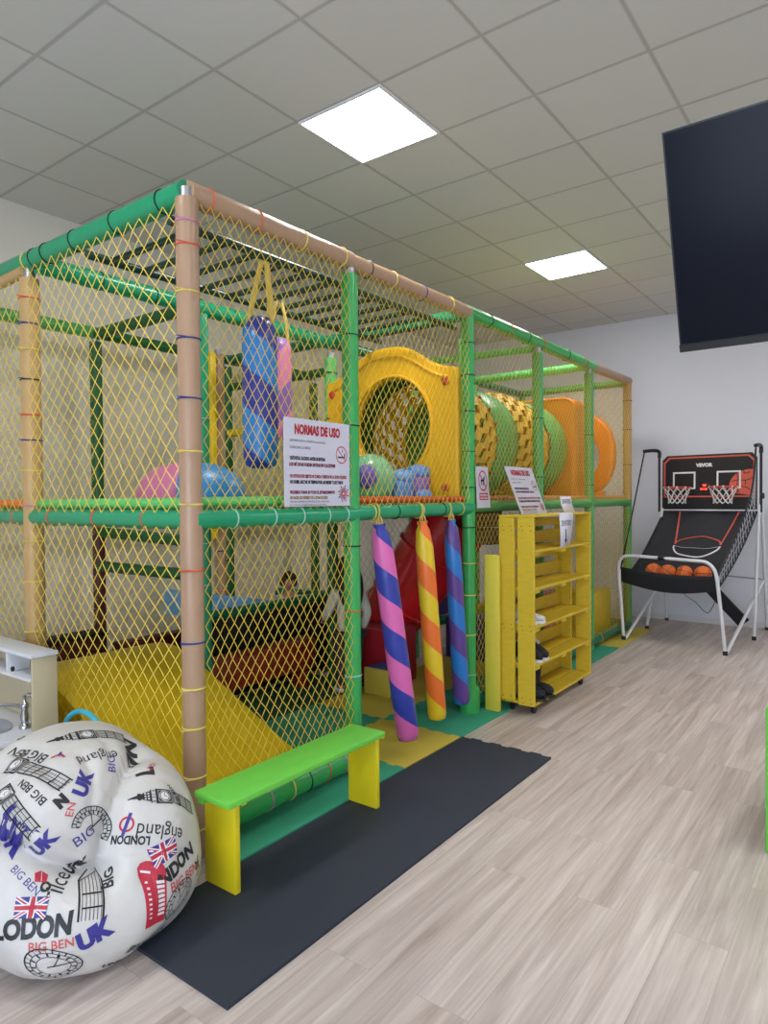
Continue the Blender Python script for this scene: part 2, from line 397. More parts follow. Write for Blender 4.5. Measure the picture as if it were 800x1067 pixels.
def ties(par, p0, p1, r, ts, cols, tail=True):
    p0, p1 = Vector(p0), Vector(p1); ax = (p1 - p0).normalized()
    u = ax.orthogonal().normalized(); v = ax.cross(u)
    for i, t in enumerate(ts):
        c = cols[i % len(cols)]; ce = lerp(p0, p1, t); m = MB()
        m.tube([ce + (u * math.cos(a) + v * math.sin(a)) * (r + .0015) for a in [2 * PI * k / 16 for k in range(16)]], .0038, 5, closed=True)
        if tail:
            d = Vector((0.8, -0.6, 0)); d = (d - ax * d.dot(ax)).normalized(); e = Vector((-.6, -.8, .05))
            m.tube([ce + d * (r + .003), ce + d * (r + .01) + e * .02, ce + d * (r + .012) + e * .05], .0022, 4)
        m.build('cable_tie', TIES[c], par, smooth=60)
def post(x, y, z0, z1, mt, r=.045, tie_t=(), cols='y', pipe=True, seed=0, amp=.02):
    m = MB(); pts, rs = wobble((x, y, z0), (x, y, z1), r, .06, amp, seed); m.tube(pts, rs, 20)
    o = m.build('post', mt, FR)
    if pipe:
        m = MB(); m.tube([(x, y, z1 - .02), (x, y, z1 + .045)], .031, 16); m.build('steel_pipe', M_STEEL, o)
    if tie_t: ties(o, (x, y, z0), (x, y, z1), r, tie_t, cols)
    return o
def rail(a, b, mt, r=.04, tie_t=(), cols='k', seed=0, name='rail', sag=0, amp=.02):
    pts, rs = wobble(a, b, r, .06, amp, seed)
    if sag:
        for i, p in enumerate(pts):
            t = i / (len(pts) - 1); p.z -= sag * 4 * t * (1 - t)
    m = MB(); m.tube(pts, rs, 18); o = m.build(name, mt, FR)
    if tie_t: ties(o, a, b, r, tie_t, cols, tail=False)
    return o
# facade posts
post(XF, YC[0], 0, 2.74, M_TAN, .047, (.045, .125, .2, .26, .33, .44, .54, .62, .70, .79, .86, .93, .965), 'yyyybryybbyrp', seed=1)
post(XF, YC[1], 0, 2.70, M_GRN, .045, (.2, .33, .46, .52, .70, .88), 'wrkykk', seed=2, amp=.008)
post(XF, YC[2], 0, 2.75, M_GRN, .045, (.1, .2, .3, .38, .47, .57, .66, .76, .85, .93), 'wyyykkkkkk', seed=3, pipe=False)
m_ = MB(); m_.tube(*wobble((XF - .055, YC[2] + .03, 1.5), (XF - .055, YC[2] + .03, 2.6), .03, seed=31), 14); m_.build('side_pad', M_LIME, FR)
m_ = MB(); m_.lathe([(.07, 0), (.07, .18), (.05, .2)], (XF, YC[2], 0), 20); m_.build('post_foot', M_GRN, FR)
post(XF, YC[3], 0, 2.68, M_SAGE, .045, (.62, .8), 'kk', seed=4)
post(XF, YC[4], 0, 2.68, M_SAGE, .045, (.6, .78), 'kk', seed=5)
post(XF, YC[5], 1.46, 2.74, M_TANY, .046, (.3, .6, .85), 'kkk', seed=6, pipe=False); post(XF, YC[5], 0, 1.46, M_SAGE, .046, (), seed=61, pipe=False)
# left side row and inner rows
post(-0.92, YC[0], 0, 2.68, M_TANY, .05, (.3, .4, .48, .55, .62, .68, .73, .8, .86, .91, .96), 'yyypybrkybr', seed=7, amp=.05)
post(XB, YC[0], 0, 2.7, M_TANY, .047, seed=8)
post(XM, YC[1], 0, 2.7, M_TEAL, .045, (.35, .45, .6, .75), 'www', seed=9)
post(XM, YC[2], 0, 1.4, M_DKGRN, .045, seed=10, pipe=False); post(XM, YC[2], 1.4, 2.62, M_LIME, .05, (.3, .6, .9), 'kkk', seed=10)
for y in YC[3:]: post(XM, y, 0, 2.7, M_SAGE, .045, seed=int(y * 10))
post(XB, YC[1], 0, 1.4, M_MAROON, .045, seed=12, pipe=False); post(XB, YC[1], 1.4, 2.7, M_DKGRN, .045, seed=12)
for y in YC[2:4]: post(XB, y, 0, 2.7, M_DKGRN, .045, seed=int(y * 20))
# tan post and yellow pad strip inside, beside the teal inner post
post(-1.43, .585, 0, 2.62, M_TAN, .045, (.3, .42, .53), 'rbw', seed=13)
m_ = MB(); m_.rbox((-1.40, .43, 1.2), (-1.33, .49, 2.62), .02); m_.build('corner_pad', M_YELLOW, FR)
# facade rails
rail((XF, YC[0], ZT), (XF, YC[1], ZT + .005), M_TAN, .049, (.1, .36, .64, .93), 'rryy', 20)
rail((XF, YC[1], ZT), (XF, YC[2], ZT), M_TAN, .047, (.12, .3, .55, .8), 'kyby', 21)
rail((XF, YC[2], ZT + .005), (XF, YC[4] + .1, ZT - .01), M_GRN, .047, (.12, .25, .38, .5, .72, .9), 'krkrkr', 22)
rail((XF, YC[4] + .1, ZT - .01), (XF, YC[5] + .04, ZT), M_TAN, .045, (), seed=23)
rail((XF + .01, YC[0], ZM), (XF + .01, YC[1], ZM), M_TEAL, .042, (.2, .42, .6, .78, .92), 'w', 24, amp=.06)
rail((XF + .01, YC[1], ZM + .005), (XF + .01, YC[2], ZM + .01), M_TEAL, .042, (.12, .3, .5, .7, .88), 'ykyky', 25)
for i in (2, 3, 4): rail((XF, YC[i], ZM + .02), (XF, YC[i + 1], ZM + .02), M_SAGE, .042, seed=26 + i)
rail((XF - .02, YC[0], ZM + .075), (XF - .02, YC[1], ZM + .075), M_LIME, .022, name='edge_pad', seed=30)
rail((XF - .02, YC[1], ZM + .075), (XF - .02, YC[2], ZM + .075), M_REDPAD, .02, name='edge_pad', seed=31)
rail((XF - .02, YC[2], ZM + .075), (XF - .02, YC[5], ZM + .075), M_SALM, .02, name='edge_pad', seed=32)
rail((XF, YC[0] + .05, .10), (XF, YC[1] - .02, .10), M_GRN, .058, (.35, .5, .62, .76, .9), 'pykrp', 33, amp=.01)
for i in (2, 3, 4): rail((XF, YC[i], .085), (XF, YC[i + 1], .085), M_DTEAL, .05, (.2,), 'y', seed=34 + i)
# left side rails
rail((XF, YC[0], ZT), (XB, YC[0], ZT), M_TEAL, .05, (.06, .2, .34, .45, .5, .53), 'kkkkky', 40, amp=.01)
rail((-0.92, YC[0] - .02, ZT - .05), (XB, YC[0] - .02, ZT - .09), M_TANY, .03, seed=41)
rail((XF, YC[0], ZM), (XB, YC[0], ZM), M_TEAL, .042, (.12, .28, .45, .6), 'r', 42, amp=.05)
rail((XF, YC[0] + .02, ZM + .07), (-0.9, YC[0] + .02, ZM + .07), M_LIME, .024, name='edge_pad', seed=43)
rail((-0.98, YC[0] + .02, ZM + .07), (XB, YC[0] + .02, ZM + .07), M_ORPAD, .024, name='edge_pad', seed=44)
rail((XF, YC[0], .085), (XB, YC[0], .085), M_DTEAL, .045, seed=45)
# middle row, back row and cross rails
rail((XM, YC[0], ZT - .03), (XM, YC[2], ZT - .03), M_TEAL, .05, (.15, .3, .7), 'k', 50)
rail((XM, YC[2], ZT - .03), (XM, YC[5], ZT - .03), M_DTEAL, .042, seed=51)
rail((XM, YC[1], ZM), (XM, YC[5], ZM), M_DTEAL, .042, seed=52)
rail((XB, YC[0], ZT), (XB, YC[1], ZT), M_SAGE, .045, seed=53); rail((XB, YC[1], ZT), (XB, YC[3], ZT), M_DKGRN, .042, seed=54)
rail((XB, YC[0], ZM), (XB, YC[3], ZM), M_TEAL, .042, seed=55)
rail((XB, YC[1], ZT - .01), (XM, YC[1], ZT - .01), M_DKGRN, .042, seed=56)
rail((XM, YC[2], ZT - .01), (XF, YC[2], ZT - .01), M_TEAL, .045, (.3, .7), 'w', seed=57)
rail((XB, YC[2], ZT - .01), (XM, YC[2], ZT - .01), M_DTEAL, .042, seed=58)
rail((XM, YC[2] + .02, 2.52), (XB, YC[2] + .02, 2.52), M_DKGRN, .035, seed=59); rail((XB, YC[2], 2.1), (XM, YC[2], 2.1), M_YELLOW, .035, seed=60)
rail((XM, YC[4], ZT - .02), (XF, YC[4], ZT - .02), M_LIME, .042, (.4,), 'w', seed=61)
rail((XM, YC[5], ZT - .02), (XF, YC[5], ZT - .02), M_SAGE, .04, seed=62)
rail((XM, YC[3], ZT - .02), (XF, YC[3], ZT - .05), M_SAGE, .03, seed=63)
rail((XB, YC[1], 1.26), (XM, YC[1], 1.22), M_DKGRN, .04, seed=64); rail((XB, YC[1], 1.0), (XM, YC[1], 1.0), M_DKGRN, .04, seed=65)
rail((XM, YC[5], ZM + .02), (XF, YC[5], ZM + .02), M_DKGRN, .04, seed=66); rail((XM, YC[5], .085), (XF, YC[5], .085), M_DTEAL, .045, seed=67)
# upper deck boards
mdk = mat('deck_pad_grey_green', (92, 120, 96), .6, var=.1)
for i in range(5):
    if i == 0: continue
    m_ = MB(); m_.rbox((XM + .05, YC[i] + .03, ZM - .01), (XF - .05, YC[i + 1] - .03, ZM + .05), .012); m_.build('deck_pad', mdk, FR)
m_ = MB(); m_.rbox((XM + .05, YC[0] + .07, ZM - .01), (XF - .06, YC[1] - .03, ZM + .05), .012); m_.build('deck_pad', mdk, FR)
m_ = MB(); m_.rbox((.08, 1.78, 1.13), (.30, 1.97, 1.255), .012); m_.rbox((.08, 1.78, 1.265), (.30, 1.97, 1.402), .012); m_.build('brown_deck_pad', mat('brown_vinyl', (112, 76, 58), .45), FR)
# monkey bars
for x in (.315, -.335):
    m_ = MB(); m_.tube([(x, YC[0] - .01, 2.68), (x, YC[2], 2.68)], .021, 12); m_.build('ladder_rail', M_MON, FR)
for k in range(12):
    y = -.98 + k * .185
    m_ = MB(); m_.tube([(-.335, y, 2.68), (.315, y, 2.68)], .017, 10); m_.build('ladder_rung', M_MON, FR)

# safety nets: every strand is a thin cord
def net(o, u, v, W, Hh, du, dv, r=.0021, seed=0, slack=.012, nrm=None):
    rng = random.Random(seed); o, u, v = Vector(o), Vector(u).normalized(), Vector(v).normalized()
    n = u.cross(v); ph = [rng.uniform(0, 6.3) for _ in range(8)]
    nu, nv = max(2, round(2 * W / du)), max(2, round(2 * Hh / dv))
    def pos(i, j):
        a, b = W * i / nu, Hh * j / nv
        e = min(1, 6 * min(i / nu, 1 - i / nu) + .0) * min(1, 6 * min(j / nv, 1 - j / nv))
        da = slack * (math.sin(3.1 * a + 2.3 * b + ph[0]) + .6 * math.sin(7.3 * b - 2 * a + ph[1])) * e
        db = slack * (math.sin(2.7 * a - 3.9 * b + ph[2]) + .5 * math.sin(8.1 * a + ph[3])) * e
        dn = slack * .8 * math.sin(2.2 * a + ph[4]) * math.sin(2.9 * b + ph[5]) * e
        h = ((i * 73856093) ^ (j * 19349663) ^ (seed * 83492791)) & 1023
        da += (h / 1023 - .5) * du * .10; db += ((h * 7 % 1024) / 1023 - .5) * dv * .08
        return o + u * (a + da) + v * (b + db) + n * dn
    m = MB(); vs = []; fs = []
    for i in range(nu + 1):
        for j in range(nv):
            if (i + j) % 2: continue
            for di in (-1, 1):
                if not 0 <= i + di <= nu: continue
                p, q = pos(i, j), pos(i + di, j + 1)
                t = (q - p).normalized(); s1 = t.cross(n).normalized()
                b0 = len(vs)
                for e in (p, q):
                    vs += [e + s1 * r, e - s1 * r * .5 + n * r * .87, e - s1 * r * .5 - n * r * .87]
                fs += [(b0, b0 + 1, b0 + 4, b0 + 3), (b0 + 1, b0 + 2, b0 + 5, b0 + 4), (b0 + 2, b0, b0 + 3, b0 + 5)]
    m.v = [Vector(x) for x in vs]; m.f = fs; m.m = [0] * len(fs)
    return m.build('safety_net', M_NET, FR, smooth=0, fix=False)
Y1, Z1 = (0, 1, 0), (0, 0, 1)
up0, uph = ZM + .03, ZT - ZM - .07
lo0, loh = .12, ZM - .15
for i in range(5):
    a, b = YC[i] + .04, YC[i + 1] - .04; x = XF + .035
    d = (.054, .076) if i < 2 else (.060, .072)
    net((x, a, up0), Y1, Z1, b - a, uph, *d, seed=100 + i)
    if i != 1: net((x, a, lo0), Y1, Z1, b - a, loh, *d, seed=120 + i)
for i, (a, b) in enumerate(((-.88, .38), (-2.06, -.96))):
    net((a, YC[0] - .03, up0), (1, 0, 0), Z1, b - a, uph, .085, .092, r=.0022, seed=140 + i)
    net((a, YC[0] - .03, lo0), (1, 0, 0), Z1, b - a, loh, .082, .088, r=.0022, seed=150 + i)
for i in range(4):
    a, b = YC[i] + .04, YC[min(i + 1, 3)] - .04
    if i == 3: continue
    net((XB + .02, a, up0), Y1, Z1, b - a, uph, .085, .085, seed=160 + i)
    net((XB + .02, a, lo0), Y1, Z1, b - a, loh, .085, .085, seed=170 + i)
net((XB + .05, YC[2] + .03, up0), (1, 0, 0), Z1, 1.2, uph, .09, .09, seed=180)
net((XM, YC[2] + .05, .45), Y1, Z1, 1.05, .93, .08, .09, seed=181)
net((XM + .04, YC[5], up0), (1, 0, 0), Z1, 1.2, uph, .09, .09, seed=182)
net((XM + .04, YC[5], lo0), (1, 0, 0), Z1, 1.2, loh, .09, .09, seed=183)

# ================================================================== FLOOR MATS
def jig(p, q, teeth, side=0):
    """edge from p to q; interlocking teeth are computed the same way whichever tile asks"""
    if not teeth: return [p]
    rev = (q[0] < p[0] - 1e-6) or (abs(q[0] - p[0]) < 1e-6 and q[1] < p[1])
    a, b = (q, p) if rev else (p, q)
    L = math.hypot(b[0] - a[0], b[1] - a[1]); ux, uy = (b[0] - a[0]) / L, (b[1] - a[1]) / L; nx, ny = -uy, ux
    n = max(3, round(L / .062)); out = [(a[0], a[1])]; h = .008
    for k in range(n):
        s = h if k % 2 else -h; t0, t1 = L * k / n, L * (k + 1) / n; e = .006 if k % 2 else -.006
        if k == 0: t0 = .02
        if k == n - 1: t1 = L - .02
        for t, hh in ((t0 - (e if 0 < k else 0) * .5, s), (t1 + (e if k < n - 1 else 0) * .5, s)): out.append((a[0] + ux * t + nx * hh, a[1] + uy * t + ny * hh))
    out.append((b[0], b[1]))
    if rev: out.reverse()
    return out[:-1]
def foam(x0, x1, y0, y1, th, mt, label, teeth=(1, 1, 1, 1), group=None, name='foam_mat'):
    c = [(x0, y0), (x1, y0), (x1, y1), (x0, y1)]; poly = []
    for i in range(4): poly += jig(c[i], c[(i + 1) % 4], teeth[i])
    m = MB(); m.prism(poly, (0, 0, 0.0005), (1, 0, 0), (0, 1, 0), th)
    o = m.build(name, mt, smooth=0, loc=((x0 + x1) / 2, (y0 + y1) / 2, 0))
    return tag(o, label, 'foam mat', group)
fy = [-1.06, -.46, .14, .74, 1.34, 1.94, 2.54, 3.14, 3.80, 4.34, 4.92]
fl_ = ['teal foam mat under the near end of the green topped bench', 'teal foam mat under the far half of the green topped bench',
       'yellow foam mat at the play frame entrance next to the bench end', 'teal foam mat at the entrance under the orange and yellow striped pole',
       'teal foam mat beside the foot of the tall yellow board', 'teal foam mat under the middle of the yellow pallet shoe rack', 'teal foam mat just past the far end of the shoe rack',
       'teal foam strip mat between the shoe rack and the arcade game', 'yellow foam mat under the left front foot of the basketball arcade', 'last yellow foam mat at the wall end of the play frame']
fm = [M_MATG, M_MATG, M_MATY, M_MATG, M_MATG, M_MATG, M_MATG, M_MATG, M_MATY, M_MATY]
for i in range(10):
    foam(.02, .62, fy[i], fy[i + 1], .013, fm[i], fl_[i], (i > 0, 0, i < 9, 1), 'foam mats under the play frame')
for i, (mt, lb) in enumerate(((M_MATY, 'yellow foam mat at the foot of the yellow ramp inside the netting'), (M_MATG, 'green foam mat inside the netting between ramp and red beam'), (M_MATG, 'green foam mat inside the frame in front of the red beam'), (M_MATY, 'yellow foam mat around the yellow and blue cube'),
                              (M_MATY, 'yellow foam mat on the floor behind the tall yellow board'), (M_MATY, 'yellow foam mat inside the frame behind the shoe rack'))):
    foam(-.58, .02, fy[i], fy[i + 1], .013, mt, lb, (i > 0, 1, 1, 0), 'foam mats under the play frame')
for i, (mt, lb) in ((2, (M_MATG, 'green foam mat, darkened for the shade under the red beam')), (3, (M_MATG, 'green foam mat, darkened for shade, under the feet of the person in white'))):
    foam(-1.18, -.58, fy[i], fy[i + 1], .013, mat('shaded_green_foam', (34, 84, 62), .8, var=.08), lb, (0, 1, i == 2, 0), 'foam mats under the play frame')  # deep shadow under the frame put into a darker green foam colour
bl = ['black foam floor mat tile at the near end, touching the white bean bag', 'black foam floor mat tile in front of the near yellow bench leg', 'black foam floor mat tile in front of the far yellow bench leg', 'black foam floor mat tile with toothed end, nearest the shoe rack']
for i in range(4):
    foam(.63, 1.21, -1.60 + .59 * i, -1.60 + .59 * (i + 1), .012, M_MATK, bl[i], (i > 0, 0, 1, 0), 'black foam mats in front of the bench')

# ================================================================== SOFT PLAY INSIDE THE FRAME
# yellow ramp, bay behind the corner post
prof = [(.30, .015), (.18, .05), (0, .12), (-.25, .235), (-.5, .35), (-.7, .44), (-.85, .50), (-1.0, .545), (-1.15, .55), (-1.3, .52), (-1.38, .46), (-1.38, .015)]
m = MB(); m.prism([(-a, b) for a, b in prof], (0, -1.04, 0), (-1, 0, 0), (0, 0, 1), .88)
yr = tag(m.build('soft_ramp', M_YELLOW, smooth=50, loc=(-.5, -.6, 0)), 'big smooth yellow soft play ramp behind the net at the corner post', 'soft play ramp')
# dark wall pads along the left wall
t = thing('padded_barrier', 'low dark maroon padded barrier along the wall behind the yellow ramp', 'padding', (-1.96, -.6, 0))
m = MB(); m.rbox((-2.03, -1.04, 0), (-1.9, -.1, .5), .02); m.build('pad', M_MAROON, t)
m = MB(); m.rbox((-2.04, -1.04, .5), (-1.88, -.1, .54), .015); m.build('top_rim', M_BLACK, t)
m = MB(); m.rbox((-2.02, 0.0, 0), (-1.9, 1.0, .42), .02); o = tag(m.build('padded_barrier', M_MAROON, smooth=35, loc=(-1.96, .5, 0)), 'dark maroon padded barrier at the wall behind the ball pit', 'padding')
# ball pit: black padded front wall, green rim, light blue slope behind it
t = thing('ball_pit', 'black sided ball pit with green padded rim inside the lower net bay', 'ball pit', (-1.4, .8, 0))
m = MB(); m.rbox((-1.34, .30, 0), (-1.24, 1.74, .60), .02); m.build('side_wall', M_BLACK, t)
m = MB(); m.rbox((-1.95, 1.66, 0), (-1.3, 1.74, .58), .02); m.build('side_wall', M_BLACK, t)
m = MB(); m.tube(*wobble((-1.29, .28, .63), (-1.29, 1.74, .63), .042), 16); m.build('rim', M_DTEAL, t)
m = MB(); m.tube(*wobble((-1.95, 1.7, .61), (-1.29, 1.7, .63), .04), 16); m.build('rim', M_DTEAL, t)
M_SKY = mat('light_blue_vinyl', (118, 178, 226), .4, var=.05)
m = MB(); m.prism([(.36, .60), (1.04, .60), (1.04, .66), (.36, .80)], (-1.85, 0, 0), (0, 1, 0), (0, 0, 1), .50)
tag(m.build('soft_slope', M_SKY, smooth=35, loc=(-1.6, .7, .6)), 'light blue soft slope pad behind the green rim of the ball pit', 'soft play pad')
# red beam
m = MB(); m.rbox((-1.06, .06, .16), (-.90, 1.10, .40), .025); m.rbox((-1.04, .1, 0), (-.94, .2, .17), .01); m.rbox((-1.04, .95, 0), (-.94, 1.05, .17), .01)
tag(m.build('balance_beam', mat('brick_red_vinyl', (150, 44, 26), .45, var=.06), smooth=35, loc=(-.98, .6, 0)), 'dark red padded balance beam in front of the black ball pit wall', 'balance beam')
# soft blocks by the entrance
M_BLU = mat('blue_vinyl', (36, 84, 150), .45, var=.05); M_CRIM = mat('crimson_vinyl', (168, 28, 44), .42, var=.05); M_PUR = mat('purple_vinyl', (78, 56, 130), .45, var=.06)
t = thing('foam_cube', 'yellow foam cube with blue sides on the mat under the pink and blue pole', 'soft block', (-.42, 1.2, .013))
m = MB(); m.rbox((-.46, 1.14, .0135), (-.215, 1.165, .215), .01); m.build('yellow_face', M_MATY, t)
m = MB(); m.rbox((-.46, 1.165, .0135), (-.215, 1.37, .215), .012); m.build('blue_body', M_BLU, t)
m = MB(); m.rbox((-.80, 1.38, .0), (-.36, 1.72, .46), .015); tag(m.build('foam_block', M_CRIM, smooth=35, loc=(-.58, 1.55, 0)), 'crimson foam block standing behind the yellow and blue cube', 'soft block')
# padded low walls deeper in
t = thing('padded_fence', 'low padded fence with green rails and maroon panel behind the striped poles', 'soft play fence', (-.9, 2.0, 0))
for z in (.30, .62):
    m = MB(); m.tube(*wobble((-.98, 1.76, z), (-.72, 2.95, z), .045), 16); m.build('padded_rail', M_DTEAL, t)
m = MB(); m.rbox((-1.0, 1.78, .33), (-.86, 2.32, .60), .02); m.build('maroon_panel', mat('wine_vinyl', (120, 28, 44), .45), t)
m = MB(); m.rbox((-.94, 2.36, .33), (-.80, 2.95, .60), .02); m.build('purple_panel', M_PUR, t)
for (x, y, z, r, c, lb) in ((-.93, 1.93, .70, .035, (60, 150, 210), 'small blue plastic ball resting on the green fence rail'), (-.9, 2.06, .70, .032, (236, 178, 130), 'small peach plastic ball next to the blue one on the rail')):
    m = MB(); m.ball((x, y, z), r); tag(m.build('plastic_ball', mat('ball_%d' % c[0], c, .35), smooth=60, loc=(x, y, z)), lb, 'ball')
for (a, b, mt, lb, z) in (((-.6, 2.55), (-.2, 2.95), M_PUR, 'purple foam block on the floor behind the blue and purple pole', .38), ((-.62, 3.1), (-.2, 3.5), M_YELLOW, 'yellow foam block deep inside the lower frame behind the shoe rack', .42), ((-.2, 3.95), (.3, 4.55), M_YELLOW, 'yellow foam block behind the net next to the arcade game', .5), ((.0, 2.62), (.32, 3.02), mat('salmon_pink_vinyl', (222, 104, 112), .45), 'salmon pink foam block behind the net at the far end of the shoe rack', .64)):
    m = MB(); m.rbox((*a, .0), (*b, z), .02); tag(m.build('foam_block', mt, smooth=35, loc=((a[0] + b[0]) / 2, (a[1] + b[1]) / 2, 0)), lb, 'soft block')
# red tube slide
m = MB(); pts = bez([(-.20, 2.10, 1.33), (-.36, 2.05, 1.10), (-.54, 2.0, .80), (-.72, 1.95, .55), (-.92, 1.90, .38)], 8)
m.tube(pts, [.32 - .05 * i / (len(pts) - 1) for i in range(len(pts))], 28, caps=False)
t = thing('tube_slide', 'glossy red tube slide coming down behind the striped poles', 'slide', (-.6, 1.9, 0))
o = m.build('slide_tube', M_RED, t); md = o.modifiers.new('wall', 'SOLIDIFY'); md.thickness = .008
for k in (10, 22):
    c, d = pts[k], (pts[k + 1] - pts[k - 1]).normalized(); rr = .325 - .05 * k / (len(pts) - 1); u_ = d.orthogonal().normalized(); v_ = d.cross(u_); m = MB()
    m.tube([c + (u_ * math.cos(a) + v_ * math.sin(a)) * rr for a in [2 * PI * q / 32 for q in range(32)]], .016, 8, closed=True); m.build('joint_flange', M_RED, t)

# ================================================================== UPPER LEVEL
# yellow archway panel with round hole, across the upper deck at Y = 1.2
def outline_samples(fn, n): return [fn(2 * PI * k / n) for k in range(n)]
def arch_top(x):     # x from -.83 (left) to .36 (right): z of the top edge
    t = (x + .25) / .37
    return 2.405 + .21 * math.exp(-abs(t) ** 2.9)
nS = 96; cx, cz = -.20, 2.02; ox0, ox1, oz0 = -.84, .365, 1.475
def hit_outline(a):
    dx, dz = math.cos(a), math.sin(a); s = 3.0
    if dx > 1e-9: s = min(s, (ox1 - cx) / dx)
    if dx < -1e-9: s = min(s, (ox0 - cx) / dx)
    if dz < -1e-9: s = min(s, (oz0 - cz) / dz)
    lo, hi = 0.0, s
    if cz + dz * s > arch_top(cx + dx * s):
        for _ in range(40):
            q = (lo + hi) / 2
            if cz + dz * q > arch_top(cx + dx * q): hi = q
            else: lo = q
        s = lo
    return (cx + dx * s, cz + dz * s)
outer = [hit_outline(2 * PI * (k + .5) / nS) for k in range(nS)]
inner = [(cx + .335 * math.cos(2 * PI * (k + .5) / nS), cz + .355 * math.sin(2 * PI * (k + .5) / nS)) for k in range(nS)]
t = thing('archway_panel', 'golden yellow plastic panel with a big round hole and curved top on the upper deck', 'climbing panel', (-.24, 1.2, 1.475))
m = MB(); m.prism(outer, (0, 1.17, 0), (1, 0, 0), (0, 0, 1), -.07, holes=inner)
o = m.build('panel', M_PLYEL, t, smooth=40); md = o.modifiers.new('round', 'BEVEL'); md.width = .018; md.segments = 3; md.limit_method = 'ANGLE'; md.angle_limit = math.radians(50)
rim = [Vector((x, 1.165, z - .075)) for x, z in [(ox0 + .05 + (ox1 - ox0 - .12) * k / 40, arch_top(ox0 + .05 + (ox1 - ox0 - .12) * k / 40)) for k in range(41)]]
m = MB(); m.tube(rim, .011, 8); m.build('raised_rib', M_PLYEL, t, smooth=60)
m = MB(); m.tube([(cx + .355 * math.cos(2 * PI * k / 64), 1.168, cz + .375 * math.sin(2 * PI * k / 64)) for k in range(64)], .014, 8, closed=True); m.build('hole_rim', M_PLYEL, t, smooth=60)
for x, z in ((.27, 2.31), (.27, 1.57), (-.77, 2.31), (-.77, 1.57)):
    m = MB(); m.lathe([(.03, 0), (.028, .012), (.016, .02), (0, .022)], (x, 1.168, z), 14, axis=(0, -1, 0)); m.build('bolt_cap', M_BOLT, t)
# crawl tunnel: webbing sections and green sleeves along Y
TX, TZ = -.20, 1.95
t = thing('crawl_tunnel', 'crawl tunnel of yellow webbing and green sleeves behind the yellow archway panel', 'play tunnel', (TX, 2.3, 1.47))
def webbing(y0, y1, r0, rb, seed):
    rng = random.Random(seed); na, nl = 26, max(4, round((y1 - y0) / .10)); m = MB()
    def P(u, w):
        a = 2 * PI * u / na; s = w / nl; r = r0 + (rb - r0) * math.sin(PI * min(max(s, 0), 1))
        return Vector((TX + r * math.cos(a), y0 + (y1 - y0) * s, TZ + r * math.sin(a)))
    for j in range(nl):
        sh = .5 * (j % 2)
        for i in range(na):
            u0, u1, w0, w1 = i + sh, i + 1 + sh, j, j + 1
            cu_, cw = (u0 + u1) / 2, (w0 + w1) / 2; ku, kw = .33, .29; tw = .2
            A = [P(u0, w0), P(u1, w0), P(u1, w1), P(u0, w1)]
            B = [P(cu_ - ku, cw - kw - tw), P(cu_ + ku, cw - kw + tw), P(cu_ + ku, cw + kw + tw), P(cu_ - ku, cw + kw - tw)]
            for k in range(4):
                k2 = (k + 1) % 4; m.add([A[k], A[k2], B[k2], B[k]], [(0, 1, 2, 3)])
    o = m.build('webbing_section', M_WEB, t, smooth=0)
    md = o.modifiers.new('strap', 'SOLIDIFY'); md.thickness = .014
    for yy in (y0 + .02, y1 - .02):
        m = MB()
        for k in range(22):
            a = 2 * PI * k / 22; m.ball((TX + (r0 + .018) * math.cos(a), yy, TZ + (r0 + .018) * math.sin(a)), .014, 8, 6)
        kn = m.build('red_lacing', M_BOLT, o, smooth=60); kn['kind'] = 'stuff'
def sleeve(y0, y1, r0, r1, mt=None):
    m = MB(); pr = [(r0, 0), (r0 + .012, .02), (r1 + .012, y1 - y0 - .02), (r1, y1 - y0)]
    m.lathe(pr, (TX, y0, TZ), 48, axis=(0, 1, 0)); m.f = [f for f in m.f if len(f) == 4]; m.m = [0] * len(m.f)
    o = m.build('sleeve', mt or M_SAGE, t); md = o.modifiers.new('wall', 'SOLIDIFY'); md.thickness = .01
sleeve(1.25, 1.56, .46, .46, M_DKGRN); webbing(1.53, 1.98, .45, .49, 1); sleeve(1.96, 2.34, .46, .46); webbing(2.32, 3.02, .44, .50, 2); sleeve(3.0, 3.40, .46, .46)
# orange box module and ring panel
t = thing('orange_hood', 'big orange plastic box module at the end of the crawl tunnel', 'play module', (-.15, 3.65, 1.47))
m = MB(); pr = [(-.70, 1.475), (.33, 1.475), (.33, 2.36)]
pr += [(.33 - .12 + .12 * math.cos(a), 2.36 + .10 * math.sin(a)) for a in [PI / 2 * k / 6 for k in range(1, 7)]]
pr += [(-.58, 2.46)] + [(-.58 - .12 * math.sin(a), 2.36 + .10 * math.cos(a)) for a in [PI / 2 * k / 6 for k in range(1, 7)]]
m.prism(pr, (0, 3.42, 0), (1, 0, 0), (0, 0, 1), -.42); o = m.build('box', M_PLOR, t, smooth=40); md = o.modifiers.new('round', 'BEVEL'); md.width = .035; md.segments = 3; md.limit_method = 'ANGLE'; md.angle_limit = math.radians(50)
m = MB(); m.tube([(p[0] * .985 - .002, 3.425, 1.475 + (p[1] - 1.475) * .985) for p in pr], .014, 8, closed=True); m.build('front_lip', M_PLOR, t, smooth=60)
t = thing('ring_panel', 'orange ring shaped plastic panel with oval hole at the far end of the upper deck', 'climbing panel', (-.12, 4.45, 1.47))
no = 64; rx, rz = .44, .475; rcz = 1.955; RCX = -.06
ou = [(RCX + rx * math.copysign(abs(math.cos(a)) ** .85, math.cos(a)), rcz + rz * math.copysign(abs(math.sin(a)) ** .9, math.sin(a))) for a in [2 * PI * (k + .5) / no for k in range(no)]]
inn = [(RCX + .275 * math.cos(2 * PI * (k + .5) / no), rcz - .03 + .27 * math.sin(2 * PI * (k + .5) / no)) for k in range(no)]
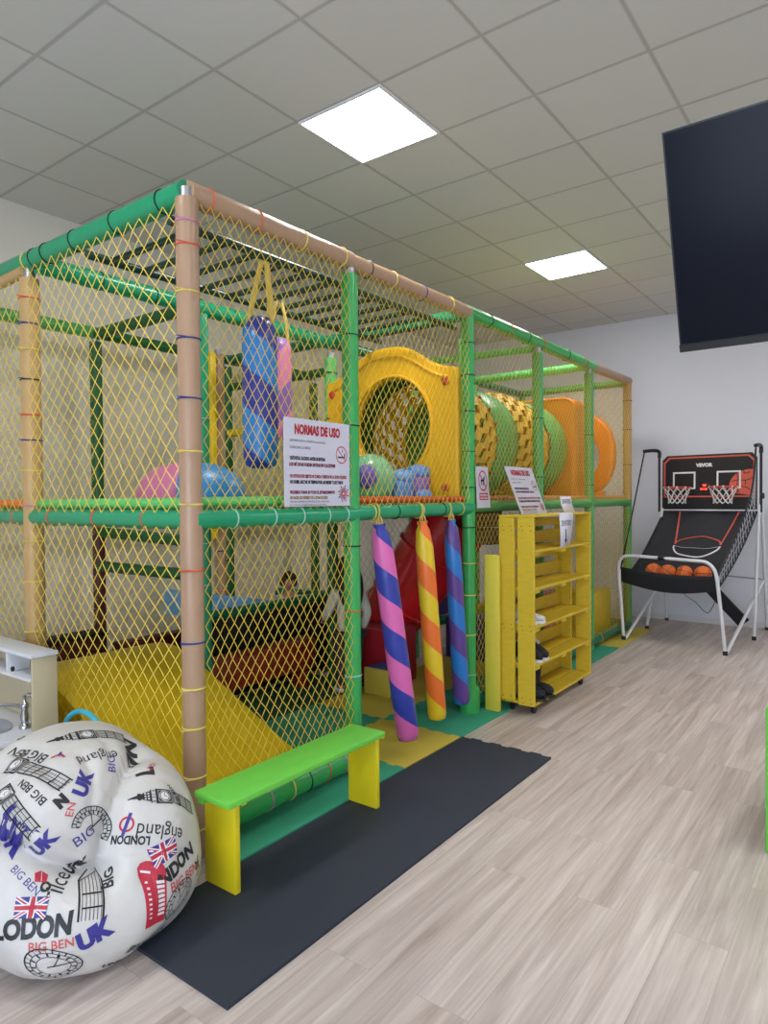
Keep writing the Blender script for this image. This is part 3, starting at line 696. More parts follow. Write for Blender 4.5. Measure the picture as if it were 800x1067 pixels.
m = MB(); m.prism(ou, (0, 4.4, 0), (1, 0, 0), (0, 0, 1), -.12, holes=inn); o = m.build('ring', M_PLOR, t, smooth=45); md = o.modifiers.new('round', 'BEVEL'); md.width = .03; md.segments = 3; md.limit_method = 'ANGLE'; md.angle_limit = math.radians(50)
m = MB(); m.rbox((-.34, 4.41, 1.475), (.26, 4.51, 1.56), .02); m.build('foot', M_PLOR, t)
# pink and blue dome on the upper deck of the corner bay
M_PINK = mat('pink_vinyl', (206, 116, 156), .4, var=.05); M_CYB = mat('sky_blue_vinyl', (54, 140, 196), .35, var=.08, bump=.3, bscale=12)
t = thing('soft_dome', 'pink and blue inflated soft dome on the upper deck behind the corner post', 'soft play dome', (-.30, -.58, 1.465))
dc = Vector((-.28, -.56, 1.466)); 
for k, (mt, s, nm_) in enumerate(((M_PINK, -1, 'pink_half'), (M_CYB, 1, 'blue_half'))):
    m = MB(); nu, nv = 20, 10; ph0 = math.radians(-115 if s < 0 else 65)   # split across the view
    vs = []; fs = []
    for i in range(nv + 1):
        th = PI / 2 * i / nv
        for j in range(nu + 1):
            a = PI * j / nu + (YAW + (PI / 2 if s < 0 else -PI / 2))
            q = .295 * math.cos(th) ** .72
            vs.append(dc + Vector((q * math.cos(a), q * math.sin(a), .235 * math.sin(th) ** .9)))
    for i in range(nv):
        for j in range(nu): fs.append((i * (nu + 1) + j, i * (nu + 1) + j + 1, (i + 1) * (nu + 1) + j + 1, (i + 1) * (nu + 1) + j))
    m.add(vs, fs); o = m.build(nm_, mt, t, smooth=60); md = o.modifiers.new('wall', 'SOLIDIFY'); md.thickness = .006
m = MB(); m.tube([dc + Vector((.05 * math.cos(a), .05 * math.sin(a), .238)) for a in [2 * PI * k / 16 for k in range(16)]], .012, 6, closed=True); m.build('red_cap_ring', M_REDPAD, t, smooth=60)
# translucent green ball and blue/purple rollers behind the red edge
M_JADE = mat('translucent_green_plastic', (150, 232, 186), .15, trans=.35, var=.05, coat=.3)
m = MB(); m.ball((.0, .66, 1.465 + .165), .165, 32, 20); t = tag(m.build('beach_ball', M_JADE, smooth=60, loc=(.0, .66, 1.63)), 'shiny pale green inflated ball lying on the upper deck by the archway', 'ball')
m = MB(); m.ball((-.06, .50, 1.60), (.05, .05, .06), 12, 8); m.ball((.115, .76, 1.52), .025, 10, 8, m=1)
M_VIO = mat('violet_soft_vinyl', (112, 96, 190), .4, bump=.3, bscale=14)
m = MB(); m.ball((.20, .36, 1.63), (.07, .065, .075), 16, 10); tag(m.build('soft_toy_ball', M_VIO, smooth=60, loc=(.20, .36, 1.63)), 'violet soft ball partly hidden behind the green front post on the upper deck', 'ball')
def roller(c, r, h, ca, cb, label, lean):
    t = thing('inflated_roller', label, 'inflatable', (c[0], c[1], 1.467), 'inflated rollers on the upper deck')
    q = Matrix.Rotation(lean, 3, 'Y')
    for mt, nm_, pr in ((ca, 'body', [(r * .7, 0), (r * .98, .015), (r * 1.04, h * .2), (r * .97, h * .42), (r * 1.03, h * .62), (r * .9, h * .70)]), (cb, 'cap', [(r * .86, h * .68), (r * 1.0, h * .74), (r * .98, h * .88), (r * .75, h * .98), (r * .35, h * 1.03), (0, h * 1.02)])):
        m = MB(); m.lathe(pr, (0, 0, 0), 22)
        for i, v in enumerate(m.v):
            k = 1 + .05 * math.sin(5 * math.atan2(v.y, v.x) + 20 * v.z); v = q @ Vector((v.x * k, v.y * k, v.z)); m.v[i] = v + Vector((c[0], c[1], 1.467 + r * abs(math.sin(lean)) * .6))
        m.build(nm_, mt, t, smooth=60)
M_CORN = mat('cornflower_vinyl', (84, 150, 222), .4, bump=.35, bscale=16); M_MAUV = mat('mauve_vinyl', (142, 100, 176), .4, bump=.35, bscale=16)
roller((.10, .86, 0), .085, .215, M_CORN, mat('light_cornflower_vinyl', (110, 170, 232), .4, bump=.35, bscale=16), 'blue inflated roller on the upper deck next to the pale green ball', .10)
roller((.12, 1.045, 0), .095, .25, M_MAUV, M_CORN, 'mauve inflated roller with a blue top beside the blue roller', -.06)
m = MB(); m.ball((.24, .93, 1.466 + .045), (.06, .07, .045), 16, 10); tag(m.build('soft_cushion', M_CORN, smooth=60, loc=(.24, .93, 1.467)), 'small blue soft cushion lying at the feet of the two rollers', 'cushion')
# punch bags under the monkey bars
BZ0, BZ1 = 1.655, 2.41
M_STRAP = mat('yellow_strap', (214, 184, 92), .7, var=.1)
def punchbag(x, y, zb, zt, r, mt, label, hang):
    t = thing('punch_bag', label, 'punch bag', (x, y, zb), 'punch bags hanging from the monkey bars')
    h = zt - zb; m = MB()
    pr = [(r * .5, .0), (r * .85, .015), (r, .06), (r * 1.02, h * .4), (r, h * .85), (r * .93, h * .93), (r * .6, h), (0, h + .01)]
    m.lathe(pr, (0, 0, 0), 28)
    for i, v in enumerate(m.v):
        a = math.atan2(v.y, v.x); k = 1 + .03 * math.sin(7 * a) * max(0, (v.z / h - .75)) * 4; m.v[i] = Vector((v.x * k, v.y * k, v.z)) 
    m.build('bag_body', mt, t, smooth=60, local=True)
    m = MB()
    for dx, dy in hang:
        k_ = hang.index((dx, dy)) * 2 - 1; m.tube([(k_ * .03, k_ * .05, h - .04), (dx * .5 + k_ * .02, dy * .5 + k_ * .03, h + .10), (dx, dy, 2.695 - zb)], [.014, .016, .012], 8, flat=.35)
    m.build('hanging_strap', M_STRAP, t, smooth=60, local=True)
punchbag(.20, -.50, BZ0, BZ1, .088, helix_material('blue_navy_spiral', (44, 132, 206), (52, 62, 150), .40, .5, .25, 1), 'thick blue and navy spiral striped punch bag hanging behind the sign', ((.115, -.075), (.115, -.06)))
punchbag(-.20, .03, 1.86, 2.46, .075, helix_material('pink_purple_spiral', (240, 134, 178), (150, 104, 180), .42, .55, .3, -1, .2), 'slimmer pink and lilac punch bag hanging beside the blue one', ((.02, -.03), (.0, .03)))
# striped poles at the entrance
def pole(a, b, r, mt, mcap, label, seed):
    a, b = Vector(a), Vector(b); d = (a - b); L = d.length
    q = Vector((0, 0, 1)).rotation_difference(d.normalized())
    t = thing('padded_pole', label, 'hanging padded pole', b, 'striped padded poles hanging at the entrance', rot=q)
    m = MB(); pr = [(r * .62, .0), (r * .9, .008), (r, .04), (r * 1.01, L * .3), (r * .98, L * .7), (r * .93, L * .88), (r * .72, L * .955), (r * .45, L * .98), (r * .55, L)]
    m.lathe(pr, (0, 0, 0), 28)
    rng = random.Random(seed)
    for i, v in enumerate(m.v):
        if v.z > L * .9:
            k = 1 + .16 * math.sin(5 * math.atan2(v.y, v.x) + seed) * (v.z / L - .9) * 10; m.v[i] = Vector((v.x * k, v.y * k, v.z))
    m.build('pole_body', mt, t, smooth=60, local=True)
    m = MB(); m.tube([(r * .35 * math.cos(x), r * .12 * math.sin(x), L - .01 + .05 * abs(math.sin(x)) * (1 if math.sin(x) > 0 else .2)) for x in [2 * PI * k / 14 for k in range(14)]], .005, 6, closed=True)
    m.build('hanging_loop', M_STRAP, t, smooth=60, local=True)
pole((.475, .125, 1.355), (.545, .29, .115), .064, helix_material('pink_blue_spiral', (222, 106, 176), (52, 64, 160), .345, .5, .36, 1, .25), M_BLU, 'pink and blue spiral striped padded pole hanging nearest the bench', 1)
pole((.475, .56, 1.355), (.505, .665, .125), .058, helix_material('yellow_orange_spiral', (228, 196, 40), (236, 116, 44), .345, .5, .36, 1, .3), M_YELLOW, 'yellow and orange spiral striped padded pole hanging in the middle', 2)
pole((.475, .895, 1.355), (.49, .99, .135), .054, helix_material('blue_purple_spiral', (38, 118, 196), (92, 64, 140), .345, .5, .36, 1, .62), M_BLU, 'blue and purple spiral striped padded pole hanging next to the far entrance post', 3)
# yellow rope ties that hold the poles to the rail
m_ = MB()
for y in (.125, .56, .895):
    m_ = MB(); m_.tube([(XF + .01 + .047 * math.cos(a), y + .01 * math.sin(a * .5), ZM + .008 + .047 * math.sin(a)) for a in [2 * PI * k / 18 for k in range(18)]], .005, 6, closed=True)
    m_.tube([(XF + .05, y, ZM - .01), (.475, y, 1.36)], .004, 6); m_.build('rope_tie', M_STRAP, FR, smooth=60)

# ================================================================== SIGNS
INK_R = mat('sign_red_ink', (178, 34, 44), .6); INK_K = mat('sign_black_ink', (30, 32, 44), .6); INK_M = mat('sign_plum_ink', (120, 30, 66), .6); INK_O = mat('sign_olive_ink', (150, 116, 62), .6); INK_B = mat('sign_brown_ink', (150, 60, 48), .6); INK_G = mat('sign_grey_ink', (120, 122, 134), .6)
RINGINK = mat('sign_ring_red', (196, 40, 52), .5)
def ring2(mb, o, u, v, cx_, cy_, r, wd, m=None, n=40, slash=True, sq=1.0):
    o, u, v = Vector(o), Vector(u), Vector(v); vs = []; fs = []
    for k in range(n):
        a = 2 * PI * k / n
        for q in (r, r - wd): vs.append(o + u * (cx_ + q * math.cos(a)) + v * (cy_ + q * math.sin(a) * sq))
    for k in range(n): k2 = (k + 1) % n; fs.append((2 * k, 2 * k + 1, 2 * k2 + 1, 2 * k2))
    mb.add(vs, fs, m)
    if slash:
        d = (r - wd * .5) * .707; e = wd * .36
        mb.add([o + u * (cx_ - d - e) + v * (cy_ + (d - e) * sq), o + u * (cx_ - d + e) + v * (cy_ + (d + e) * sq), o + u * (cx_ + d + e) + v * (cy_ - (d - e) * sq), o + u * (cx_ + d - e) + v * (cy_ - (d + e) * sq)], [(0, 3, 2, 1)], m)
def quad2(mb, o, u, v, x0, y0, x1, y1, m=None, sk=0):
    o, u, v = Vector(o), Vector(u), Vector(v)
    mb.add([o + u * x0 + v * y0, o + u * x1 + v * (y0 + sk), o + u * x1 + v * (y1 + sk), o + u * x0 + v * y1], [(0, 1, 2, 3)], m)
def rules_sign(o, u, v, n, W, Hh, label, name='rules_sign'):
    """o = bottom left corner of the face"""
    o, u, v, n = Vector(o), Vector(u), Vector(v), Vector(n)
    t = thing(name, label, 'sign', o, 'white rules signs')
    m = MB(); m.prism([(0, 0), (W, 0), (W, Hh), (0, Hh)], o - n * .005, u, v, .005 if u.cross(v).dot(n) > 0 else -.005); m.build('board', M_SIGN, t, smooth=0)
    f = o + n * .0012; k = W / .48; m = MB(); INKS = [INK_R, INK_K, INK_M, INK_O, INK_B, RINGINK, INK_G, M_BLU]
    sx, sy = W / .48, Hh / .425
    def T(s, x, y, size, fit, mi, bold=.0):
        q = MB(); put_text(q, s, f + u * (x * sx) + v * (y * sy), u, v, size * sy, bold * sy, fit=fit * sx, m=mi)
        q.build('heading' if y > .34 else 'text_line', INKS, t, smooth=0, fix=False)
    T('NORMAS DE USO', .068, .352, .062, .335, 0, .0035)
    T('USO PARA DE 3 A 10 AÑOS (recomendado)', .034, .312, .017, .255, 1)
    T('CAPACIDAD 20 NIÑOS', .034, .279, .017, .145, 1)
    T('QUÍTATE EL CALZADO ANTES DE ENTRAR', .034, .226, .022, .255, 1, .0014)
    T('LOS NIÑOS NO PUEDEN ENTRAR SIN CALCETINES', .03, .196, .022, .335, 2, .0014)
    T('NO INTRODUCIR OBJETOS NI COMIDA O BEBIDAS EN LA ZONA DE JUEGO', .034, .140, .021, .42, 4, .0012)
    T('NO SUBIR, SALTAR NI TREPAR POR LAS REDES Y LOS TUBOS', .034, .112, .021, .39, 1, .0014)
    T('PROHIBIDO FUMAR EN TODO EL ESTABLECIMIENTO', .034, .062, .020, .325, 2, .0012)
    T('NO HACER USO INDEBIDO DE LA ZONA DE JUEGO', .034, .036, .019, .27, 3, .0010)
    T('MENORES SIEMPRE ACOMPAÑADOS DE UN ADULTO', .034, .019, .013, .28, 1)
    T('EL LOCAL NO SE RESPONSABILIZA DE LOS DAÑOS', .034, .003, .012, .26, 1)
    # no smoking roundel
    qx, qy = .415 * sx, .262 * sy
    ring2(m, f, u, v, qx, qy, .045 * sx, .005 * sx, 5, sq=sy / sx)
    quad2(m, f, u, v, qx - .030 * sx, qy - .016 * sy, qx + .018 * sx, qy - .008 * sy, 1); quad2(m, f, u, v, qx + .020 * sx, qy - .016 * sy, qx + .028 * sx, qy + .008 * sy, 1); quad2(m, f, u, v, qx + .004 * sx, qy + .012 * sy, qx + .009 * sx, qy + .03 * sy, 6)
    m.build('no_smoking_symbol', INKS, t, smooth=0, fix=False); m = MB()
    # coloured burst emblem at the lower right
    bx, by = .428 * sx, .062 * sy
    for q in range(16):
        a = 2 * PI * q / 16 + .1; r1 = (.046 if q % 2 else .036) * sx; r0 = .018 * sx; wv = .17
        m.add([f + u * (bx + r0 * math.cos(a - wv)) + v * (by + r0 * math.sin(a - wv)), f + u * (bx + r1 * math.cos(a - .07)) + v * (by + r1 * math.sin(a - .07)), f + u * (bx + r1 * math.cos(a + .07)) + v * (by + r1 * math.sin(a + .07)), f + u * (bx + r0 * math.cos(a + wv)) + v * (by + r0 * math.sin(a + wv))], [(0, 1, 2, 3)], (3, 0, 7, 2, 5, 7, 4)[q % 7])
    ring2(m, f, u, v, bx, by, .016 * sx, .008 * sx, 0, slash=False)
    m.build('burst_emblem', INKS, t, smooth=0, fix=False)
    return t
t = rules_sign((XF + .052, -.605, 1.462), (0, 1, 0), (0, 0, 1), (1, 0, 0), .478, .425, 'white usage rules sign with red heading tied to the net above the bench')
# second rules sign leaning on top of the shoe rack
uu = Vector((.02, 1, 0)).normalized(); vv = Vector((-.14, -.46, .88)).normalized(); vv = Vector((-.10, -.60, 1)).normalized()
uu2 = Vector((0.0, 1, 0)); nn = uu2.cross(vv).normalized()
t = rules_sign((.64, 1.60, 1.372), uu2, vv, nn, .44, .40, 'white rules sign standing askew on top of the yellow shoe rack')
# no food sign at the far entrance post
t = thing('prohibition_sign', 'narrow white prohibition sign with red circle tied beside the far entrance post', 'sign', (XF + .06, 1.30, 1.43))
so = Vector((XF + .056, 1.245, 1.425)); su = Vector((-.03, 1, 0)).normalized(); sv = Vector((0, -.09, 1)).normalized(); sn = Vector((1, .03, 0))
m = MB(); m.prism([(0, 0), (.2, 0), (.185, .29), (.005, .29)], so - sn * .004, su, sv, .004); m.build('board', M_SIGN, t, smooth=0)
m = MB(); f = so + sn * .0012
ring2(m, f, su, sv, .098, .19, .066, .010, 0, sq=1.1)
for a0, a1, b0, b1 in ((.065, .12, .185, .2), (.07, .082, .16, .185), (.10, .112, .16, .215), (.12, .13, .2, .225)): quad2(m, f, su, sv, a0, b0, a1, b1, 1)
quad2(m, f, su, sv, .035, .055, .165, .105, 0)
f2 = f + sn * .001
put_text(m, 'PROHIBIDO', f2 + su * .043 + sv * .082, su, sv, .02, .001, fit=.112, m=2); put_text(m, 'COMER Y BEBER', f2 + su * .043 + sv * .063, su, sv, .016, .0008, fit=.112, m=2)
m.build('print', [RINGINK, INK_K, M_SIGN], t, smooth=0, fix=False)
m = MB(); m.tube([so + su * .02 + sv * .288, so + su * .02 + sv * .31, so + su * .17 + sv * .31, so + su * .17 + sv * .288], .003, 6); m.build('hanging_cord', M_BLKPL, t)

# ================================================================== SHOE RACK FROM PALLETS
RX0, RX1, RY0, RY1, RZ0, RZ1 = .575, .835, 1.365, 2.45, .075, 1.36
t = thing('shoe_rack', 'yellow painted shoe rack made of upright pallets on casters in front of the nets', 'shoe rack', (.7, 1.9, 0))
def part(nm, boxes, mt, par, r=.003, smooth=30):
    m = MB()
    for a, b in boxes: m.rbox(a, b, r, 1)
    return m.build(nm, mt, par, smooth=smooth)
part('side_board', [((RX0, RY0, RZ0 + .02), (RX0 + .115, RY0 + .022, RZ1))], M_WOODY, t); part('side_board', [((RX1 - .122, RY0, RZ0), (RX1, RY0 + .022, RZ1))], M_WOODY, t)
part('side_board', [((RX0, RY1 - .022, RZ0 + .02), (RX0 + .10, RY1, RZ1))], M_WOODY, t); part('side_board', [((RX1 - .12, RY1 - .022, RZ0), (RX1, RY1, RZ1))], M_WOODY, t)
sh = [.075, .338, .60, .862, 1.118]
for i, z in enumerate(sh):
    o = part('shelf', [((RX1 - .125, RY0 + .022, z), (RX1, RY1 - .022, z + .02)), ((RX0 + .0, RY0 + .022, z), (RX1 - .135, RY1 - .022, z + .02))], M_WOODY, t)
    o2 = part('cross_batten', [((RX0 + .01, RY0 + .03 + k * .47, z - .022), (RX1 - .004, RY0 + .11 + k * .47, z - .001)) for k in (0, 1, 2)], M_WOODY, o) if z > .1 else None
for i, z in enumerate(sh):
    zt = sh[i + 1] if i < 4 else RZ1
    part('back_slat', [((RX0 + .0, RY0 + .022, z + .03), (RX0 + .018, RY1 - .022, z + .125))], M_WOODY, t)
    part('back_slat', [((RX0 + .0, RY0 + .022, zt - .085), (RX0 + .018, RY1 - .022, zt - .026))], M_WOODY, t)
    for k in (0, 1, 2): part('spacer_block', [((RX0 + .002, RY0 + .03 + k * .47, z + .125), (RX0 + .016, RY0 + .09 + k * .47, zt - .085))], M_WOODY, t)
part('top_board', [((RX0, RY0 - .003, RZ1), (RX1 + .003, RY1 + .003, RZ1 + .014))], M_WOODY, t)
m_nail = mat('nail_heads', (90, 80, 40), .4, metal=.5)
m = MB()
for z in (RZ0 + .05, .62, 1.3):
    for x in (RX0 + .03, RX0 + .09, RX1 - .09, RX1 - .03):
        m.lathe([(.004, 0), (.004, .0015)], (x, RY0 - .0002, z), 8, axis=(0, -1, 0)); m.lathe([(.004, 0), (.004, .0015)], (x + .008, RY0 - .0002, z - .03), 8, axis=(0, -1, 0))
nh = m.build('nail_heads', m_nail, t, smooth=0); nh['kind'] = 'stuff'
for x, y in ((RX0 + .05, RY0 + .1), (RX1 - .05, RY0 + .1), (RX0 + .05, RY1 - .1), (RX1 - .05, RY1 - .1)):
    m = MB(); m.rbox((x - .02, y - .025, .05), (x + .02, y + .025, RZ0), .003); o = m.build('caster', M_BLKPL, t)
    m = MB(); m.lathe([(.014, -.012), (.027, -.01), (.028, 0), (.027, .01), (.014, .012)], (x, y, .029), 18, axis=(1, 0, 0)); m.build('caster_wheel', M_BLKPL, o)
# leaning yellow board
m = MB(); m.rbox((.49, 1.31, .0145), (.60, 1.34, 1.10), .004)
tag(m.build('wooden_board', mat('pale_yellow_paint', (222, 204, 70), .55, var=.06, stretch=(3, 3, 14)), smooth=30, loc=(.545, 1.32, 0)), 'narrow upright yellow wooden board standing left of the shoe rack', 'board')
# papers
def paper(verts, label, text, ar):
    """verts: rows of points (left, right) from bottom to top"""
    t = thing('paper_notice', label, 'paper', verts[0][0], 'paper notices on the shoe rack'); m = MB(); vs = []; fs = []
    for a, b in verts: vs += [a, b]
    for k in range(len(verts) - 1): fs.append((2 * k, 2 * k + 1, 2 * k + 3, 2 * k + 2))
    m.add(vs, fs); o = m.build('sheet', M_PAPER, t, smooth=60); md = o.modifiers.new('sheet', 'SOLIDIFY'); md.thickness = .0012
    return t
rx = RX1 + .006; PY = 1.79
t = paper([((rx, PY + .02, 1.13), (rx, PY + .20, 1.14)), ((rx + .004, PY + .01, 1.25), (rx + .004, PY + .24, 1.255)), ((rx, PY, 1.37), (rx, PY + .27, 1.37)), ((rx - .012, PY, 1.3785), (rx - .012, PY + .27, 1.3785)), ((rx - .05, PY, 1.379), (rx - .05, PY + .27, 1.379))], 'white paper with heading and down arrow hanging over the shoe rack top edge', '', 0)
m = MB(); f = Vector((rx + .0052, PY + .025, 1.285)); put_text(m, 'ZAPATERO', f, (0, 1, .01), (0, 0, 1), .055, .001, fit=.20, m=0)
quad2(m, Vector((rx + .0052, 0, 0)), (0, 1, 0), (0, 0, 1), PY + .105, 1.18, PY + .12, 1.262, 1)
m.add([(rx + .0045, PY + .09, 1.185), (rx + .0045, PY + .135, 1.185), (rx + .0040, PY + .112, 1.155)], [(0, 2, 1)], 1)
m.build('print', [INK_G, INK_K], t, smooth=0, fix=False)
t = paper([((.72, 2.18, 1.376), (.72, 2.40, 1.376)), ((.70, 2.17, 1.44), (.70, 2.39, 1.44)), ((.69, 2.17, 1.50), (.69, 2.39, 1.50))], 'second white paper standing upright on top of the shoe rack', '', 0)
m = MB(); put_text(m, 'ZAPATERO', (.704, 2.185, 1.445), (0, 1, 0), (-.16, 0, 1), .05, .001, fit=.18, m=0); m.build('print', [INK_G], t, smooth=0, fix=False)
# shoes
def shoe(x, y, z, ang, c_up, c_sole, label, L=.17, high=.07):
    t = thing('shoe', label, 'shoe', (x, y, z), 'shoes on the yellow rack', rot=Quaternion((0, 0, 1), ang))
    prof = [(-.5, .19, .9), (-.38, .23, 1), (-.1, .21, .95), (.2, .25, .62), (.38, .22, .5), (.5, .12, .36)]
    m = MB(); m.v = []; n = 14; vs = []; fs = []
    for (a, w_, hh) in prof:
        for j in range(n):
            th = 2 * PI * j / n; vs.append((a * L, w_ * L * .8 * math.cos(th), .016 + high * hh * max(0, .5 + .5 * math.sin(th)) ** .8))
    k = len(prof)
    for i in range(k - 1):
        for j in range(n): j2 = (j + 1) % n; fs.append((i * n + j, i * n + j2, (i + 1) * n + j2, (i + 1) * n + j))
    fs += [tuple(range(n)), tuple((k - 1) * n + j for j in range(n))]
    m.add(vs, fs); m.build('upper', c_up, t, smooth=60, local=True)
    sole = [(p[0] * L * 1.02, p[1] * L * .82) for p in prof] + [(p[0] * L * 1.02, -p[1] * L * .82) for p in reversed(prof)]
    m = MB(); m.prism(sole, (0, 0, .0005), (1, 0, 0), (0, 1, 0), .018); m.build('sole', c_sole, t, smooth=30, local=True)
    m = MB()
    for q in (.0, .07, .14): m.tube([(q * L, -.1 * L, .018 + high * (.93 - q * 1.2)), (q * L, 0, .022 + high * (.97 - q * 1.2)), (q * L, .1 * L, .018 + high * (.93 - q * 1.2))], .0025, 5)
    m.build('laces', c_sole, t, smooth=60, local=True)
M_SHW = mat('white_trainer', (222, 222, 226), .5)
shoe(.72, 1.44, .62, -.15, M_SHW, M_SHW, 'white trainer on the middle shelf, half behind the front side board', .2, .075)
shoe(.735, 1.53, .62, .1, M_SHW, M_SHW, 'white trainer on the middle shelf, the one beside the board edge', .2, .075)
shoe(.745, 1.48, .358, .05, M_BLACK, M_SHW, 'black trainer with white sole on the second lowest shelf, nearer the side board', .19, .12)
shoe(.75, 1.575, .358, -.1, M_BLACK, M_SHW, 'black trainer with white sole on the second lowest shelf, the outer one', .19, .12)
def boot(x, y, label):
    t = thing('boot', label, 'boot', (x, y, .095), 'black boots on the bottom shelf')
    m = MB(); pr = [(.05, .018), (.056, .05), (.052, .10), (.056, .17), (.06, .225), (.054, .222), (.048, .16)]; m.lathe(pr, (-.04, 0, 0), 18, sx=1.0, sy=.85); m.build('shaft', M_BLACK, t, smooth=60, local=True)
    m = MB(); m.ball((.02, 0, .05), (.095, .042, .045), 18, 10); m.build('foot', M_BLACK, t, smooth=60, local=True)
    m = MB(); m.prism([(.12 * math.cos(a) + 0, .045 * math.sin(a)) for a in [2 * PI * k / 20 for k in range(20)]], (0, 0, .0005), (1, 0, 0), (0, 1, 0), .02); m.build('sole', M_BLKPL, t, smooth=30, local=True)
boot(.755, 1.475, 'black ankle boot on the bottom shelf against the side board'); boot(.765, 1.59, 'black ankle boot on the bottom shelf, the outer of the pair')

# ================================================================== BENCH
t = thing('bench', 'low bench with bright green seat board and yellow plank legs on the black mat', 'bench', (.72, -.76, .013))
m = MB(); m.rbox((.655, -1.285, .375), (.855, -.345, .40), .005); m.build('seat_board', M_BENG, t)
m = MB(); m.rbox((.665, -1.28, .355), (.70, -.35, .375), .003); o = m.build('seat_batten', M_BENG, t)
for y0 in (-1.215, -.345):
    m = MB(); m.rbox((.625, y0, .0135), (.80, y0 + .028, .374), .004); o = m.build('leg_board', M_BENY, t)
    m = MB(); m.rbox((.60, y0 + .028, .345), (.815, y0 + .05, .374), .003); m.build('leg_batten', M_BENY, o)
# green board end of a second piece of furniture at the picture's right edge
t = thing('green_cabinet', 'bright green kids cabinet at the right edge of the open floor', 'cabinet', (2.6, .45, 0))
m = MB(); m.rbox((2.345, .30, .002), (3.0, .34, .62), .012); m.build('side_panel', M_BENG, t)
m = MB(); m.rbox((2.365, 1.06, .002), (3.0, 1.10, .62), .012); m.build('side_panel', M_BENG, t)
m = MB(); m.rbox((2.365, .34, .56), (3.0, 1.06, .60), .006); m.build('top_board', M_BENY, t)
m = MB(); m.rbox((2.40, .34, .04), (3.0, 1.06, .08), .006); m.build('shelf_board', M_BENY, t)
m = MB(); m.rbox((2.97, .34, .08), (2.99, 1.06, .56), .004); m.build('back_board', M_BENY, t)

# ================================================================== TELEVISION
t = thing('television', 'large black flat television hanging tilted from the ceiling on a pole', 'television', (2.76, -.40, 2.35))
T0 = Vector((2.155, -.55, 2.68)); T1 = Vector((2.155, -.31, 2.02)); tv = (T0 - T1).normalized(); th_ = (T0 - T1).length; tu = Vector((1, 0, 0)); tn = tu.cross(tv).normalized()   # tn faces the viewer (-Y, down)
if tn.y > 0: tn = -tn
def tvbox(u0, u1, v0, v1, n0, n1):
    vs = []
    for n_ in (n0, n1):
        for v_ in (v0, v1):
            for u_ in (u0, u1): vs.append(T1 + tu * u_ + tv * v_ + tn * n_)
    return vs, [(0, 2, 3, 1), (4, 5, 7, 6), (0, 1, 5, 4), (2, 6, 7, 3), (0, 4, 6, 2), (1, 3, 7, 5)]
WT = 1.24
M_SCR = mat('dark_glass_screen', (13, 17, 28), .22, var=.02, spec=.12); M_TVB = mat('tv_bezel', (16, 17, 22), .35)
m = MB(); m.add(*tvbox(0, WT, 0.012, th_, -.045, -.003)); m.build('housing', M_TVB, t, smooth=0)
m = MB(); m.add(*tvbox(.006, WT - .006, .016, th_ - .006, -.003, .0)); m.build('screen', M_SCR, t, smooth=0)
m = MB(); m.add(*tvbox(0, WT, -.012, .014, -.05, .006)); m.build('bottom_bezel', M_TVB, t, smooth=0)
m = MB(); c = T1 + tu * (WT / 2) + tv * (th_ / 2); m.add(*tvbox(WT / 2 - .2, WT / 2 + .2, th_ / 2 - .15, th_ / 2 + .15, -.075, -.045)); m.build('mount_plate', M_BLKPL, t, smooth=0)
m = MB(); m.tube([(c.x, c.y + .16, H - .001), (c.x, c.y + .16, c.z - .05)], .03, 16); m.box((c.x, c.y + .10, c.z), (.1, .12, .1)); m.box((c.x, c.y + .16, H - .012), (.16, .16, .02)); m.build('ceiling_pole', M_BLKPL, t, smooth=35)

# ================================================================== BASKETBALL ARCADE
t = AR = thing('basketball_arcade', 'double basketball arcade machine with white tube frame, black fabric ramp and two hoops', 'basketball game', (1.05, 4.75, 0))
M_WT = mat('white_tube_enamel', (226, 226, 230), .3, var=.02); M_BF = mat('black_ramp_fabric', (30, 32, 40), .62, var=.15, scale=5, bump=.5, bscale=7)
M_ORB = mat('coral_print', (214, 96, 74), .5); M_WPR = mat('white_print', (232, 232, 232), .5); M_BRD = mat('black_backboard', (26, 25, 30), .4)
def wt(nm, pts, r=.0165, mt=None):
    m = MB(); m.tube(pts, r, 12); return m.build(nm, mt or M_WT, AR, smooth=60)
FL, FRR = Vector((.545, 4.20, .022)), Vector((1.52, 4.08, .022))
c1 = [FL, (.525, 4.19, .35), (.502, 4.18, .70)] + bez([(.502, 4.18, .72), (.508, 4.178, .82), (.56, 4.17, .878), (.66, 4.16, .89)], 5)
c2 = bez([(1.26, 4.075, .875), (1.36, 4.065, .865), (1.43, 4.06, .80), (1.455, 4.06, .70)], 5) + [(1.49, 4.07, .35), FRR]
wt('front_frame', [Vector(p) for p in c1 + c2])
wt('side_brace', [FL + Vector((.015, .01, 0)), Vector((.67, 5.5, .66))]); wt('side_brace', [FRR + Vector((.01, .015, 0)), Vector((1.66, 5.5, .60))])
wt('rear_leg', [(.56, 4.98, .02), (.70, 5.08, 1.36)]); wt('rear_leg', [(1.63, 4.98, .02), (1.67, 5.02, 1.40)])
wt('rear_leg', [(.60, 5.66, .02), (.68, 5.16, 1.36)]); wt('rear_leg', [(1.66, 5.66, .02), (1.68, 5.10, 1.40)])
wt('cross_bar', [(.64, 5.22, .66), (1.68, 5.12, .62)], .008, mat('grey_rod', (150, 152, 158), .4)); wt('cross_bar', [(.68, 5.14, 1.335), (1.67, 5.03, 1.335)], .013)
for p in (FL, FRR, Vector((.56, 4.98, .02)), Vector((1.63, 4.98, .02)), Vector((.60, 5.66, .02)), Vector((1.66, 5.66, .02))):
    m = MB(); zb = .0145 if p is FL else .001; m.lathe([(.021, zb), (.022, zb + .03), (.018, zb + .04)], (p.x, p.y, 0), 14); m.build('rubber_foot', M_BLKPL, AR)
